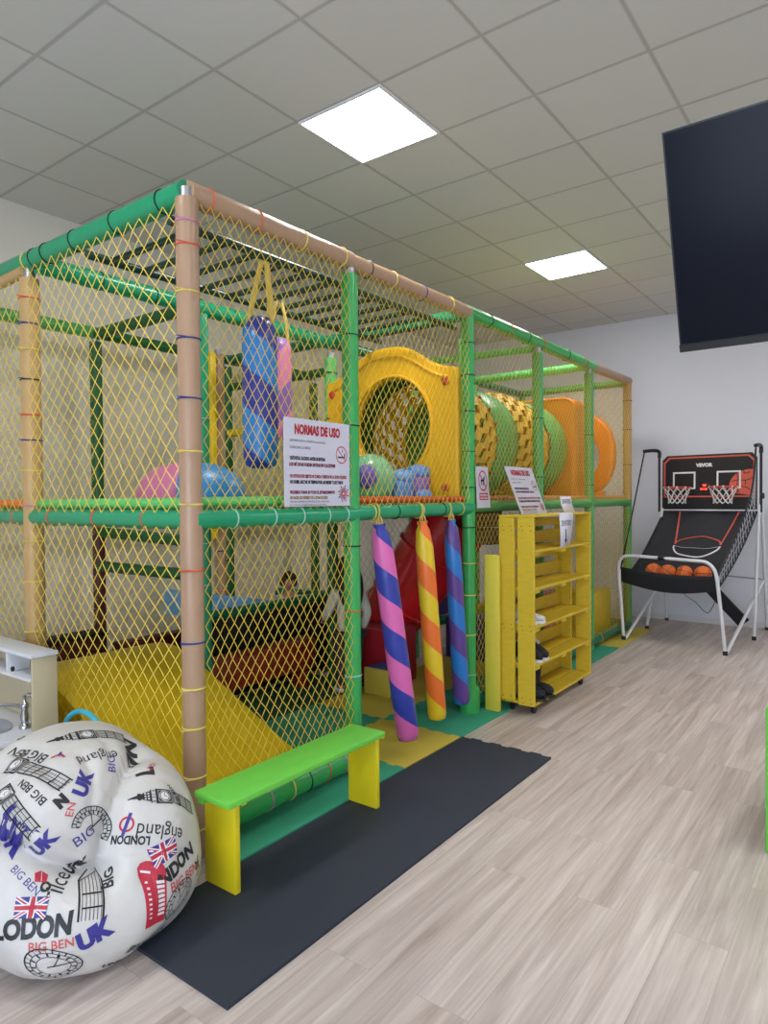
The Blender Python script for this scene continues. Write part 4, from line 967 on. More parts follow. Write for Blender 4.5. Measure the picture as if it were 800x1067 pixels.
m = MB(); m.rbox((.90, 4.10, .855), (1.04, 4.155, .905), .02); m.build('bar_pad', M_BLKPL, AR)
# backboard
bo, bu, bv = Vector((.685, 5.135, 1.345)), Vector((.9943, -.1066, 0)), Vector((0, .04, 1)).normalized(); bn = bu.cross(bv).normalized()
if bn.y > 0: bn = -bn
BW, BH = .965, .60
def chamf(x0, y0, x1, y1, c): return [(x0, y0), (x1, y0), (x1, y1 - c), (x1 - c, y1), (x0 + c, y1), (x0, y1 - c)]
m = MB(); m.prism(chamf(0, 0, BW, BH, .05), bo - bn * .02, bu, bv, .02 if bu.cross(bv).dot(bn) > 0 else -.02); board = m.build('backboard', M_BRD, AR, smooth=0)
m = MB(); f = bo + bn * .0035
o_, i_ = chamf(.018, .135, BW - .018, BH - .02, .055), chamf(.034, .151, BW - .034, BH - .036, .05)
k = len(o_); m.add([f + bu * a + bv * b for a, b in o_ + i_], [(q, (q + 1) % k, k + (q + 1) % k, k + q) for q in range(k)], 0)
pl = []
for q in range(33):
    a = PI * .5 + PI * .62 * q / 32; x = .90 + .20 * math.cos(a); y = .245 + .18 * math.sin(a); pl.append((min(x, BW - .034), max(y, .151)))
pl = [(BW - .034, .151), (BW - .034, .425)] + pl
m.add([f + bn * .0008 + bu * a + bv * b for a, b in pl], [tuple(range(len(pl)))], 0)
def strokes(pts, wd, mi, lift=.0016):
    for a, b in zip(pts[:-1], pts[1:]):
        d = Vector((b[0] - a[0], b[1] - a[1])); L = d.length; nx, ny = -d.y / L * wd, d.x / L * wd
        m.add([f + bn * lift + bu * (p + sx_ * nx) + bv * (q + sx_ * ny) for (p, q), sx_ in ((a, 1), (b, 1), (b, -1), (a, -1))], [(0, 1, 2, 3)], mi)
strokes([(.72, .30), (.78, .315), (.86, .31), (.925, .33)], .004, 2); strokes([(.775, .40), (.785, .33), (.775, .25), (.79, .18)], .004, 2); strokes([(.84, .42), (.845, .38), (.90, .395)], .004, 2); strokes([(.80, .25), (.86, .24), (.92, .20)], .004, 2); strokes([(.86, .31), (.855, .26)], .004, 2)
for u0 in (.118, .575):
    for a, b, c_, d_ in ((u0, .235, u0 + .018, .415), (u0 + .222, .235, u0 + .24, .415), (u0, .397, u0 + .24, .415), (u0, .225, u0 + .24, .24)):
        m.add([f + bn * .0024 + bu * a + bv * b, f + bn * .0024 + bu * c_ + bv * b, f + bn * .0024 + bu * c_ + bv * d_, f + bn * .0024 + bu * a + bv * d_], [(0, 1, 2, 3)], 1)
put_text(m, 'VEVOR', f + bn * .002 + bu * .365 + bv * .468, bu, bv, .05, .0035, fit=.175, m=1)
m.build('printed_front', [M_ORB, M_WPR, M_BRD], board, smooth=0, fix=False)
m = MB(); m.rbox((-.05, -.03, 0), (.05, .045, .018), .004)
m.v = [bo + bu * (.455 + v.x) + bv * (.235 + v.y) + bn * v.z for v in m.v]; led = m.build('score_display', M_BLKPL, AR)
M_LEDR = mat('red_led', (255, 40, 30), .4, emit=(255, 40, 30), estr=4.0)
m = MB()
for cx_, cy_ in ((.455, .262), (.428, .222), (.470, .222)):
    for dx in (-.008, .008): m.add([bo + bn * .0195 + bu * (cx_ + dx - .006) + bv * (cy_ - .010), bo + bn * .0195 + bu * (cx_ + dx + .006) + bv * (cy_ - .010), bo + bn * .0195 + bu * (cx_ + dx + .006) + bv * (cy_ + .010), bo + bn * .0195 + bu * (cx_ + dx - .006) + bv * (cy_ + .010)], [(0, 1, 2, 3)])
m.build('red_digits', M_LEDR, led, smooth=0, fix=False)
# hoops with nets
for u0 in (.222, .685):
    hc = bo + bu * u0 + bv * .232 + bn * .165; R_ = .135
    m = MB(); m.tube([hc + bu * (R_ * math.cos(a)) + bn * (R_ * math.sin(a)) for a in [2 * PI * q / 28 for q in range(28)]], .009, 8, closed=True)
    m.tube([hc - bn * .135 - bu * .04, hc - bn * .162 - bu * .04], .008, 6); m.tube([hc - bn * .135 + bu * .04, hc - bn * .162 + bu * .04], .008, 6)
    hp = m.build('hoop', M_WPR if False else mat('red_hoop', (206, 70, 58), .4), AR, smooth=60)
    m = MB(); ns = 10; lev = [(0, .135), (-.05, .115), (-.10, .095), (-.145, .085), (-.17, .09)]
    for q in range(ns):
        for sg in (1, -1):
            pts = [hc + bu * (r_ * math.cos(2 * PI * (q + sg * .5 * i) / ns)) + bn * (r_ * math.sin(2 * PI * (q + sg * .5 * i) / ns)) + bv * dz for i, (dz, r_) in enumerate(lev)]
            m.tube(pts, .0042, 5)
    for q in range(ns): 
        a = 2 * PI * q / ns; m.ball(hc + bu * (R_ * math.cos(a)) + bn * (R_ * math.sin(a)), .012, 8, 6)
    m.build('hoop_net', mat('white_net_cord', (226, 224, 224), .7), hp, smooth=60)
# arms, posts, straps
for sx_, (px_, py_) in ((-1, (.655, 5.13)), (1, (1.685, 5.02))):
    wt('side_post', [(px_, py_, 1.32), (px_, py_, 2.0)], .013, M_BLKPL)
    d = -.13 if sx_ < 0 else -.03
    m = MB(); m.tube(bez([(px_, py_, 1.93), (px_, py_, 1.99), (px_ + d * .3, py_ - .04, 2.01), (px_ + d, py_ - .14, 2.0)], 5), .020, 10); m.build('top_arm', M_BLKPL, AR, smooth=60)
m = MB(); m.lathe([(.02, -.02), (.032, -.012), (.032, .012), (.02, .02)], (1.70, 5.0, 1.49), 16, axis=(1, 0, 0)); m.build('knob', M_BLKPL, AR)
m = MB(); pts = bez([(.53, 5.0, 2.0), (.525, 4.62, 1.40), (.51, 4.22, .74)], 10); m.tube(pts, .008, 6); m.build('side_strap', M_BLKPL, AR, smooth=60)
strapR = bez([(1.655, 4.9, 1.98), (1.62, 4.75, 1.45), (1.455, 4.12, .74)], 12)
m = MB(); m.tube(strapR, .009, 6); m.build('side_strap', M_BLKPL, AR, smooth=60)
# ramp fabric
def ramp(s, q):     # s across 0..1, q from the board (0) to the trough (1)
    a = Vector((.70, 5.125, 1.335)).lerp(Vector((1.66, 5.02, 1.335)), s); b = Vector((.505, 4.33, .635)).lerp(Vector((1.45, 4.21, .62)), s)
    p = a.lerp(b, q); p.z -= .10 * math.sin(PI * min(1, q)) * (1 - .3 * abs(2 * s - 1)) + .07 * max(0, q - .75) * 4 * math.sin(PI * s) * .5
    p.z += .006 * math.sin(23 * s + 6 * q) * math.sin(PI * q)
    return p
m = MB(); ns, nq = 24, 24; vs = [ramp(i / ns, j / nq) for j in range(nq + 1) for i in range(ns + 1)]
m.add(vs, [(j * (ns + 1) + i, j * (ns + 1) + i + 1, (j + 1) * (ns + 1) + i + 1, (j + 1) * (ns + 1) + i) for j in range(nq) for i in range(ns)])
# front belt of the trough
nb = 24; o0 = len(m.v); 
for j in range(5):
    for i in range(nb + 1):
        s = i / nb; top = Vector((.512, 4.215, .765)).lerp(Vector((1.445, 4.10, .735)), s); low = ramp(s, 1.0)
        top.z -= .03 * math.sin(PI * s); low = low + Vector((0, -.07, -.03 - .03 * math.sin(PI * s)))
        m.v.append(top.lerp(low, j / 4)); 
m.f += [(o0 + j * (nb + 1) + i, o0 + j * (nb + 1) + i + 1, o0 + (j + 1) * (nb + 1) + i + 1, o0 + (j + 1) * (nb + 1) + i) for j in range(4) for i in range(nb)]; m.m += [0] * (4 * nb)
o1 = len(m.v)
for i in range(nb + 1): m.v.append(ramp(i / nb, 1.0))
m.f += [(o0 + 4 * (nb + 1) + i, o0 + 4 * (nb + 1) + i + 1, o1 + i + 1, o1 + i) for i in range(nb)]; m.m += [0] * nb
rf = m.build('fabric_ramp', M_BF, AR, smooth=60); md = rf.modifiers.new('cloth', 'SOLIDIFY'); md.thickness = .004
def ramp_line(pts, wd, mt, nm):
    m = MB(); P_ = [ramp(*p) + Vector((0, -.004, .006)) for p in pts]; m.tube(P_, wd, 6, flat=.3); return m.build(nm, mt, rf, smooth=60)
ramp_line([(.20 + .10 * k / 10, .02 + .37 * k / 10) for k in range(11)], .009, M_ORB, 'court_line'); ramp_line([(.82 - .05 * k / 10, .02 + .37 * k / 10) for k in range(11)], .009, M_ORB, 'court_line')
ramp_line([(.535 - .235 * math.cos(PI * k / 24), .39 - .105 * math.sin(PI * k / 24)) for k in range(25)], .008, M_ORB, 'court_line')
ramp_line([(.535 - .24 * math.cos(PI * k / 24), .41 + .125 * math.sin(PI * k / 24)) for k in range(25)], .009, M_WPR, 'court_line')
ramp_line([(.30 + .475 * k / 12, .41 + .012 * math.sin(PI * k / 12)) for k in range(13)], .007, M_WPR, 'court_line')
# right side net: strands from the strap to the ramp edge and board
m = MB()
for k in range(34):
    q = k / 33; a = strapR[min(len(strapR) - 1, int(q * (len(strapR) - 1)))].lerp(strapR[min(len(strapR) - 1, int(q * (len(strapR) - 1)) + 1)], q * (len(strapR) - 1) % 1)
    z = 1.92 - 1.25 * q
    b = (bo + bu * (BW - .01) + bv * (z - 1.345) + bn * .01) if z > 1.345 else ramp(.985, min(1, (1.335 - z) / .60))
    m.tube([a, b], .0034, 4)
for w_ in (.33, .66):
    pts = []
    for k in range(22):
        q = k / 21; ii = min(len(strapR) - 1, int(q * (len(strapR) - 1))); z = 1.92 - 1.25 * q
        b = (bo + bu * (BW - .01) + bv * (z - 1.345) + bn * .01) if z > 1.345 else ramp(.985, min(1, (1.335 - z) / .60)); pts.append(strapR[ii].lerp(b, w_))
    m.tube(pts, .0025, 4)
m.build('side_net', mat('grey_net_cord', (186, 188, 196), .7), AR, smooth=60)
m = MB(); a, b = Vector((1.13, 5.16, .545)), Vector((1.49, 5.30, .11)); d = (b - a).normalized(); s_ = Vector((.75, 0, .62)).normalized() * .062; n_ = Vector((0, .02, 0))
m.add([a - s_ - n_, a + s_ - n_, b + s_ - n_, b - s_ - n_, a - s_ + n_, a + s_ + n_, b + s_ + n_, b - s_ + n_], [(0, 1, 2, 3), (7, 6, 5, 4), (0, 4, 5, 1), (1, 5, 6, 2), (2, 6, 7, 3), (3, 7, 4, 0)])
m.build('return_flap', M_BLACK, AR, smooth=0)
m = MB(); m.tube(bez([(.93, 4.7, .60), (.95, 5.0, .42), (1.0, 5.3, .30), (1.08, 5.4, .18), (1.13, 5.4, .20), (1.2, 5.3, .34), (1.23, 5.1, .56)], 8), .004, 6); m.build('power_cable', M_BLKPL, AR, smooth=60)
M_BALL = mat('orange_basketball_rubber', (226, 112, 46), .55, var=.05, bump=.3, bscale=200)
def bball(c, label, rz):
    t = thing('basketball', label, 'basketball', c, 'basketballs in the arcade trough', rot=Quaternion((.3, .2, 1), rz)); r = .082
    m = MB(); m.ball((0, 0, 0), r, 24, 16); m.build('ball_skin', M_BALL, t, smooth=60, local=True)
    for ax in range(3):
        m = MB(); e = [Vector((1, 0, 0)), Vector((0, 1, 0)), Vector((0, 0, 1))]; u_, v_ = e[ax], e[(ax + 1) % 3]
        m.tube([(u_ * math.cos(a) + v_ * math.sin(a)) * (r + .0005) for a in [2 * PI * q / 32 for q in range(32)]], .0022, 5, closed=True); m.build('seam', M_BLKPL, t, smooth=60, local=True)
for s, lb in ((.30, 'orange basketball, the one nearest the net side in the arcade trough'), (.455, 'second orange basketball from the net side in the arcade trough'), (.625, 'third orange basketball from the net side in the arcade trough'), (.81, 'last orange basketball at the open floor end of the arcade trough')):
    p = ramp(s, .93); bball((p.x, p.y, p.z + .088), lb, s * 7)

# ================================================================== PLAY KITCHEN, HOOP
KT = t = thing('play_kitchen', 'white toy kitchen with sink, metal tap and wooden side panel beside the bean bag', 'toy kitchen', (-.70, -1.4, 0))
M_KW = mat('white_kitchen_laminate', (216, 218, 224), .35, var=.02); M_KS = mat('light_wood_panel', (196, 184, 152), .5, var=.06, stretch=(6, 6, 1)); M_CHR = mat('chrome', (200, 202, 206), .12, metal=1.0, var=.02); M_SINK = mat('grey_sink_plastic', (160, 166, 178), .3)
def kp(nm, a, b, mt, r=.004, par=None):
    m = MB(); m.rbox(a, b, r, 2); return m.build(nm, mt, par or t, smooth=30)
kp('top_board', (-1.25, -1.385, .775), (-.335, -1.255, .795), M_KW); kp('shelf', (-1.23, -1.385, .665), (-.36, -1.26, .68), M_KW)
kp('side_panel', (-.36, -1.375, .43), (-.343, -1.258, .774), M_KS); kp('back_panel', (-1.25, -1.266, .02), (-.36, -1.256, .774), M_KS)
kp('divider', (-.595, -1.38, .68), (-.58, -1.27, .775), M_KW); kp('divider', (-.95, -1.38, .68), (-.935, -1.27, .775), M_KW)
kp('counter', (-1.25, -1.58, .405), (-.33, -1.26, .43), M_KW, .006)
kp('cabinet_body', (-1.24, -1.555, .02), (-.345, -1.27, .404), M_KS, .003)
for x in (-1.22, -.78): 
    o = kp('door', (x, -1.571, .05), (x + .42, -1.556, .385), M_KW, .003); m = MB(); m.lathe([(.008, 0), (.008, .012), (.016, .018), (0, .026)], (x + .36, -1.571, .3), 14, axis=(0, -1, 0)); m.build('knob', M_CHR, o)
m = MB(); m.lathe([(.012, 0), (.012, .01), (0, .012)], (-.50, -1.386, .71), 10, axis=(0, -1, 0)); m.build('black_knob', M_BLKPL, t)
m = MB(); n = 28
for k, (r_, z_) in enumerate(((1.0, .0), (1.0, .004), (.88, .005), (.82, -.0), (.5, .0006), (0, .0005))):
    pass
m.lathe([(.13, .4305), (.135, .436), (.118, .437), (.112, .4325), (.07, .4312), (0, .431)], (-.62, -1.46, 0), 32, sx=1.15, sy=.72); m.build('sink', M_SINK, t, smooth=60)
m = MB(); m.lathe([(.026, .4305), (.026, .445), (.016, .455), (.02, .49), (.013, .52), (.02, .53), (.02, .545), (.008, .555), (.008, .575), (.012, .58), (0, .588)], (-.455, -1.36, 0), 20); o = m.build('tap', M_CHR, t, smooth=50)
m = MB(); m.tube(bez([(-.455, -1.36, .525), (-.50, -1.38, .535), (-.58, -1.415, .53), (-.605, -1.43, .50), (-.605, -1.43, .475)], 6), .0085, 10); m.build('spout', M_CHR, o, smooth=60)
m = MB(); m.tube([(-.455, -1.36, .54), (-.44, -1.385, .548)], .005, 8); m.build('lever', M_CHR, o, smooth=60)
m = MB(); m.tube(bez([(-.50, -1.275, .664), (-.50, -1.29, .62), (-.485, -1.30, .57), (-.50, -1.30, .545), (-.525, -1.30, .555)], 6), .005, 8); m.ball((-.53, -1.30, .56), (.03, .012, .012), 12, 8); m.build('hanging_ladle', M_CHR, t, smooth=60)
m = MB(); m.tube([(-.255 + .235 * math.cos(a), -1.205, .262 + .25 * math.sin(a)) for a in [2 * PI * k / 48 for k in range(48)]], .0125, 10, closed=True)
tag(m.build('toy_hoop', mat('cyan_plastic', (70, 196, 226), .3), smooth=60, loc=(-.255, -1.205, 0)), 'cyan plastic hoop standing behind the bean bag against the net', 'hoop')

KT.location.x -= .05
# ================================================================== BEAN BAG
BC = Vector((.455, -1.63, .235))
def base_r(d):
    # squat pear: wide low, flat foot, rounded top leaning back towards the kitchen
    rz = .425 if d.z > 0 else .265; p = 2.25
    h = math.hypot(d.x + .29 * d.z, d.y - .08 * d.z)
    return ((h / .395) ** p + abs(d.z / rz) ** p) ** (-1 / p)
def pix_dir(px, py):
    """direction from the bag centre to where the sight line meets the plain bag"""
    d = ray(px, py); b = (CAM - BC).dot(d); last = None
    tt = 1.2
    while tt < 4.2:
        p = CAM + d * tt - BC
        if p.length < base_r(p.normalized()): return p.normalized()
        tt += .004
    q = CAM - BC - d * b
    return q.normalized()
def curve_dirs(pts, n=10): 
    P = bez([(x, y, 0) for x, y in pts], n); return [pix_dir(p.x, p.y) for p in P]
CREASES = [  # pixel path, depth, angular width
    (curve_dirs([(-40, 858), (5, 874), (35, 896), (62, 906), (95, 913), (112, 915)], 6), .095, .10),
    (curve_dirs([(148, 778), (132, 805), (120, 840), (113, 880), (113, 908)], 6), .075, .12),
    (curve_dirs([(114, 880), (150, 886), (185, 892)], 6), .016, .07),
    (curve_dirs([(20, 780), (45, 800), (60, 822)], 6), .014, .07),
    (curve_dirs([(88, 790), (98, 815), (96, 840)], 6), .018, .07),
    (curve_dirs([(112, 772), (116, 790), (110, 815)], 6), .014, .06),
    (curve_dirs([(12, 905), (35, 930), (40, 950)], 6), .016, .06),
    (curve_dirs([(90, 912), (105, 900), (130, 905), (150, 915)], 6), .018, .06),
    (curve_dirs([(55, 918), (85, 930), (110, 930)], 6), .012, .06),
    (curve_dirs([(0, 800), (20, 830), (50, 860)], 6), .014, .08),
    (curve_dirs([(60, 860), (80, 880), (100, 890)], 6), .014, .07),
    (curve_dirs([(150, 905), (165, 930), (160, 955)], 6), .010, .07),
    (curve_dirs([(140, 815), (160, 812), (180, 822)], 6), .008, .06),
]
BULGES = [(pix_dir(45, 845), .055, .40), (pix_dir(178, 850), .030, .38), (pix_dir(208, 875), .022, .5), (pix_dir(60, 950), .018, .45), (pix_dir(130, 950), .02, .4)]
DENTS = [(pix_dir(100, 880), .065, .42), (pix_dir(150, 772), .022, .3)]
def bag_radii(D):
    """D: array of unit directions -> radius"""
    h = np.hypot(D[:, 0] + .29 * D[:, 2], D[:, 1] - .08 * D[:, 2]); rz = np.where(D[:, 2] > 0, .425, .265); p = 2.25
    r = ((h / .395) ** p + np.abs(D[:, 2] / rz) ** p) ** (-1 / p)
    ang = lambda q: np.arccos(np.clip(D @ np.array(q), -1, 1))
    for q, a, w_ in DENTS: r -= a * np.exp(-(ang(q) / w_) ** 2)
    for q, a, w_ in BULGES: r += a * np.exp(-(ang(q) / w_) ** 2)
    for ds, a, w_ in CREASES:
        mn = np.arccos(np.clip(D @ np.array([tuple(x) for x in ds]).T, -1, 1)).min(axis=1)
        r -= a * (.55 * np.exp(-(mn / w_) ** 2) + .45 * np.exp(-np.sqrt(mn ** 2 + .0004) / (w_ * .42)))
    az = np.arctan2(D[:, 1], D[:, 0]); z2 = 1 - D[:, 2] ** 2
    r += .006 * np.sin(5 * az + 3 * D[:, 2]) * z2 + .005 * np.sin(9 * az - 7 * D[:, 2]) * z2 + .003 * np.sin(17 * D[:, 0] + 11 * D[:, 2])
    return r
m = MB(); nu, nv = 200, 130; vs = []; fs = []; D = []
for i in range(nv + 1):
    th = PI * i / nv
    for j in range(nu):
        a = 2 * PI * j / nu; D.append((math.sin(th) * math.cos(a), math.sin(th) * math.sin(a), -math.cos(th)))
RR = bag_radii(np.array(D))
for d, r_ in zip(D, RR):
    p = BC + Vector(d) * float(r_)
    if p.y > -1.305 and p.x > .64 and .30 < p.z < .46: p.y = -1.305 + .012 * (1 - math.exp(-(p.y + 1.305) * 8))
    if p.z < .02: p.z = .013 + .007 * math.exp((p.z - .02) * 20) if p.x > .60 and p.y > -1.63 else .002 + .018 * math.exp((p.z - .02) * 20)
    vs.append(p)
for i in range(nv):
    for j in range(nu): j2 = (j + 1) % nu; fs.append((i * nu + j, i * nu + j2, (i + 1) * nu + j2, (i + 1) * nu + j))
m.add(vs, fs)
BB = thing('bean_bag', 'white leatherette bean bag chair printed with london motifs beside the bench', 'bean bag', (BC.x, BC.y, 0))
M_BAG = mat('white_leatherette', (208, 206, 202), .42, var=.02, bump=.25, bscale=22)
bagm = m.build('cover', M_BAG, BB, smooth=180)
bvh = BVHTree.FromPolygons([v.copy() for v in m.v], [tuple(f_) for f_ in m.f])
P_K, P_B, P_R, P_W, P_G = mat('print_black', (34, 36, 40), .45), mat('print_blue', (58, 54, 140), .45), mat('print_red', (190, 44, 66), .45), mat('print_white', (228, 226, 226), .42), mat('print_lightred', (206, 88, 84), .45)
BAGINK = [P_K, P_B, P_R, P_W, P_G]
def bag_hit(px, py):
    h = bvh.ray_cast(CAM, ray(px, py), 8)
    if h[0] is None: h = bvh.find_nearest(CAM + ray(px, py) * 2.7)
    return h[0], h[1]
def fine(vs, fs, mx):
    bm = bmesh.new(); bv_ = [bm.verts.new((v[0], v[1], 0)) for v in vs]
    for f_ in fs:
        try: bm.faces.new([bv_[i] for i in f_])
        except ValueError: pass
    bmesh.ops.triangulate(bm, faces=bm.faces[:])
    for _ in range(3):
        e = [x for x in bm.edges if x.calc_length() > mx]
        if not e: break
        bmesh.ops.subdivide_edges(bm, edges=e, cuts=1); bmesh.ops.triangulate(bm, faces=bm.faces[:])
    bm.verts.index_update(); o = [(v.co.x, v.co.y) for v in bm.verts], [tuple(v.index for v in f_.verts) for f_ in bm.faces]; bm.free(); return o
def decal(shapes, A, B, W, H_=None, mirror=False, name='printed_picture'):
    """shapes: list of (verts, faces, material index, lift) in a frame W wide whose baseline runs A -> B (pixels seen in the photo) on the bag"""
    pa, na = bag_hit(*A); pb, nb_ = bag_hit(*B); nrm = (na + nb_).normalized()
    if nrm.dot(CAM - pa) < 0: nrm = -nrm
    ux = (pb - pa); sc = ux.length / W; ux = (ux - nrm * ux.dot(nrm)).normalized(); vy = nrm.cross(ux)
    if mirror: vy = -vy
    mb_ = MB()
    for vs, fs, mi, lift in shapes:
        vs, fs = fine(vs, fs, .016 / sc); out = []
        for x, y in vs:
            p = pa + ux * (x * sc) + vy * (y * sc)
            h = bvh.ray_cast(p + nrm * .16, -nrm, .5)
            if h[0] is None: h = bvh.find_nearest(p)
            nn_ = h[1] if h[1].dot(nrm) > 0 else -h[1]
            out.append(h[0] + nn_ * (.0016 + lift))
        mb_.add(out, fs, mi)
    mb_.build(name, BAGINK, BB, smooth=0, fix=False)
def T(s, mi, bold=0.0, shear=0, align='LEFT', y=0):
    vs, fs = glyphs(s, 1.0, bold, shear); 
    return (vs, fs, mi, 0)
def Q(x0, y0, x1, y1, mi=0, lift=0): return ([(x0, y0), (x1, y0), (x1, y1), (x0, y1)], [(0, 1, 2, 3)], mi, lift)
def Pg(pts, mi=0, lift=0): return (pts, [tuple(range(len(pts)))], mi, lift)
def Ln(a, b, w_, mi=0, lift=.0004):
    d = Vector((b[0] - a[0], b[1] - a[1])); L = max(d.length, 1e-6); nx, ny = -d.y / L * w_ / 2, d.x / L * w_ / 2
    return ([(a[0] + nx, a[1] + ny), (b[0] + nx, b[1] + ny), (b[0] - nx, b[1] - ny), (a[0] - nx, a[1] - ny)], [(0, 3, 2, 1)], mi, lift)
def Rg(cx_, cy_, r, w_, mi=0, lift=.0004, n=28, a0=0, a1=2 * PI, sy=1):
    vs = []; fs = []
    for k in range(n + 1):
        a = a0 + (a1 - a0) * k / n
        for q in (r, r - w_): vs.append((cx_ + q * math.cos(a), cy_ + q * math.sin(a) * sy))
    for k in range(n): fs.append((2 * k, 2 * k + 1, 2 * k + 3, 2 * k + 2))
    return (vs, fs, mi, lift)
def width(s, bold=0, shear=0):
    vs, fs = glyphs(s, 1.0, bold, shear); return max(a for a, b in vs)
def txt(s, A, B, mi, bold=0, shear=0, tall=1.0, mirror=False):
    vs, fs = glyphs(s, 1.0, bold, shear); W = max(a for a, b in vs)
    vs = [(a, b * tall) for a, b in vs]; decal([(vs, fs, mi, 0)], A, B, W, mirror=mirror, name='printed_word')
# clock tower lying along +x: tip at 0, shaft to 4.6; half width .5
def tower(spire=True, shaft=2.2, x0=0):
    S = []; x = x0
    if spire:
        S += [Pg([(x, -.03), (x + .55, -.14), (x + .6, .14), (x, .03)]), Pg([(x + .45, -.2), (x + .62, -.22), (x + .62, .22), (x + .45, .2)]), Q(x + .62, -.16, x + .72, .16)]
        x += .72; S += [Pg([(x, -.2), (x + .45, -.32), (x + .45, .32), (x, .2)]), ]
        for yy in (-.2, 0, .2):
            for xx in (.1, .28): S.append(Q(x + xx, yy * .8 - .045, x + xx + .1, yy * .8 + .045, 3, .0006))
        x += .45; S += [Q(x, -.42, x + .07, .42), Q(x + .1, -.36, x + .28, -.30), Q(x + .1, -.1, x + .28, -.06), Q(x + .1, .06, x + .28, .1), Q(x + .1, .3, x + .28, .36)]
        x += .30
    S += [Q(x, -.46, x + 1.0, .46), Q(x + .16, -.36, x + .92, .36, 3, .0005), Q(x + .18, -.34, x + .9, .34, 0, .0008), Rg(x + .54, 0, .335, .335, 3, .0011), Rg(x + .54, 0, .30, .045, 0, .0014), Ln((x + .54, 0), (x + .54, .22), .035, 0, .0015), Ln((x + .54, 0), (x + .70, -.05), .035, 0, .0015)]
    x += 1.0; S += [Q(x + .04, -.40, x + .09, .40), Q(x + .13, -.38, x + .16, .38)]; x += .18
    for k in range(5): S.append(Ln((x, -.36 + .18 * k), (x + shaft, -.36 + .18 * k), .07 if k in (0, 4) else .03))
    n = max(1, round(shaft / .55))
    for k in range(1, n + 1): S.append(Ln((x + shaft * k / n - .12, -.38), (x + shaft * k / n - .12, .38), .06))
    for k in range(round(shaft / .12)): S.append(Ln((x + .12 * k, -.30), (x + .12 * k + .04, .30), .012))
    return S, x + shaft
def flag():
    W, Hh = 1.6, 1.0; S = [Q(0, 0, W, Hh, 1)]
    S += [Ln((0.03, .02), (W - .03, Hh - .02), .2, 3, .0005), Ln((0.03, Hh - .02), (W - .03, .02), .2, 3, .0006), Ln((0.03, .02), (W - .03, Hh - .02), .07, 2, .0009), Ln((0.03, Hh - .02), (W - .03, .02), .07, 2, .0010)]
    S += [Q(W / 2 - .17, 0, W / 2 + .17, Hh, 3, .0012), Q(0, Hh / 2 - .17, W, Hh / 2 + .17, 3, .0012), Q(W / 2 - .1, 0, W / 2 + .1, Hh, 2, .0015), Q(0, Hh / 2 - .1, W, Hh / 2 + .1, 2, .0015)]
    return S
def phonebox():
    S = [Q(0, 0, 1, 1.85, 2), Pg([(0, 1.85), (1, 1.85), (.9, 2.02), (.7, 2.1), (.3, 2.1), (.1, 2.02)], 2), Q(.1, 1.7, .42, 1.78, 3, .0006), Q(.48, .1, .51, 1.65, 4, .0006)]
    for k in range(8): S += [Q(.58, .3 + .155 * k, .9, .4 + .155 * k, 3, .0006), Q(.14, .32 + .155 * k, .26, .38 + .155 * k, 3, .0006)]
    return S
def clockface(a0=0, a1=2 * PI):
    S = [Rg(0, 0, 1, .05, a0=a0, a1=a1), Rg(0, 0, .8, .03, a0=a0, a1=a1), Rg(0, 0, .6, .03, a0=a0, a1=a1)]
    for k in range(25):
        a = a0 + (a1 - a0) * k / 24; c, s = math.cos(a), math.sin(a); S.append(Ln((.8 * c, .8 * s), (.98 * c, .98 * s), .05 if k % 2 else .02))
        if k % 2 == 0: S.append(Ln((.62 * c, .62 * s), (.78 * c, .78 * s), .07))
    S += [Ln((-.2, -.1), (.55, .35), .06), Ln((0, 0), (.05, .75), .04)]
    return S
# --- the print, read off the photograph
S, W = tower(True, 1.6); decal(S, (48, 774), (130, 770), W)
S, W = tower(True, 1.7); decal(S, (133, 834), (199, 842), W)
S, W = tower(False, 2.6); decal(S, (10, 797), (69, 819), W)
S, W = tower(False, 2.4); decal(S, (2, 822), (35, 868), W)
decal(clockface(.3, PI - .1) , (99, 866), (124, 841), 1.0) if False else None
decal(clockface(-.9, 2.9), (96, 862), (111, 859), 1.0)
squash = lambda S_, q: [([(a, b * q) for a, b in vs_], fs_, mi_, l_) for vs_, fs_, mi_, l_ in S_]
decal(squash(clockface(), .62), (56, 1007), (86, 1005), 1.0); decal(squash(clockface(), .7), (187, 936), (199, 918), 1.0)
S = [Ln((0, 0), (0, 1.5), .08), Ln((.95, 0), (.95, 1.5), .08), Ln((0, 1.5), (.45, 1.9), .05), Ln((.95, 1.5), (.8, 1.95), .05), Ln((.1, .95), (.9, .98), .06), Ln((.1, .45), (.9, .48), .06)] + [Ln((.12 + .15 * k, .02), (.12 + .15 * k, 1.5 + .06 * k), .025) for k in range(6)] + [Ln((0, 1.45), (.8, 1.8), .03)]
decal(S, (81, 961), (107, 958), .95)
txt('england', (121, 782), (79, 789), 0, .0, tall=1.15); txt('england', (190, 864), (144, 858), 0, .0, tall=1.2)
txt('BIG BEN', (52, 788), (17, 779), 0, .012); txt('BIG BEN', (50, 834), (25, 812), 0, .012); txt('BIG BEN', (201, 833), (176, 818), 0, .02)
txt('BIG BEN', (10, 907), (37, 934), 1, .0); txt('BIG BEN', (29, 992), (77, 985), 4, .012); txt('BIG BEN', (130, 993), (168, 968), 0, .015); txt('BIG BEN', (178, 931), (204, 906), 4, .012)
txt('BIG', (79, 884), (98, 867), 1, .0); txt('BIG', (120, 806), (119, 788), 1, .0); txt('BIG', (118, 924), (117, 902), 0, .03)
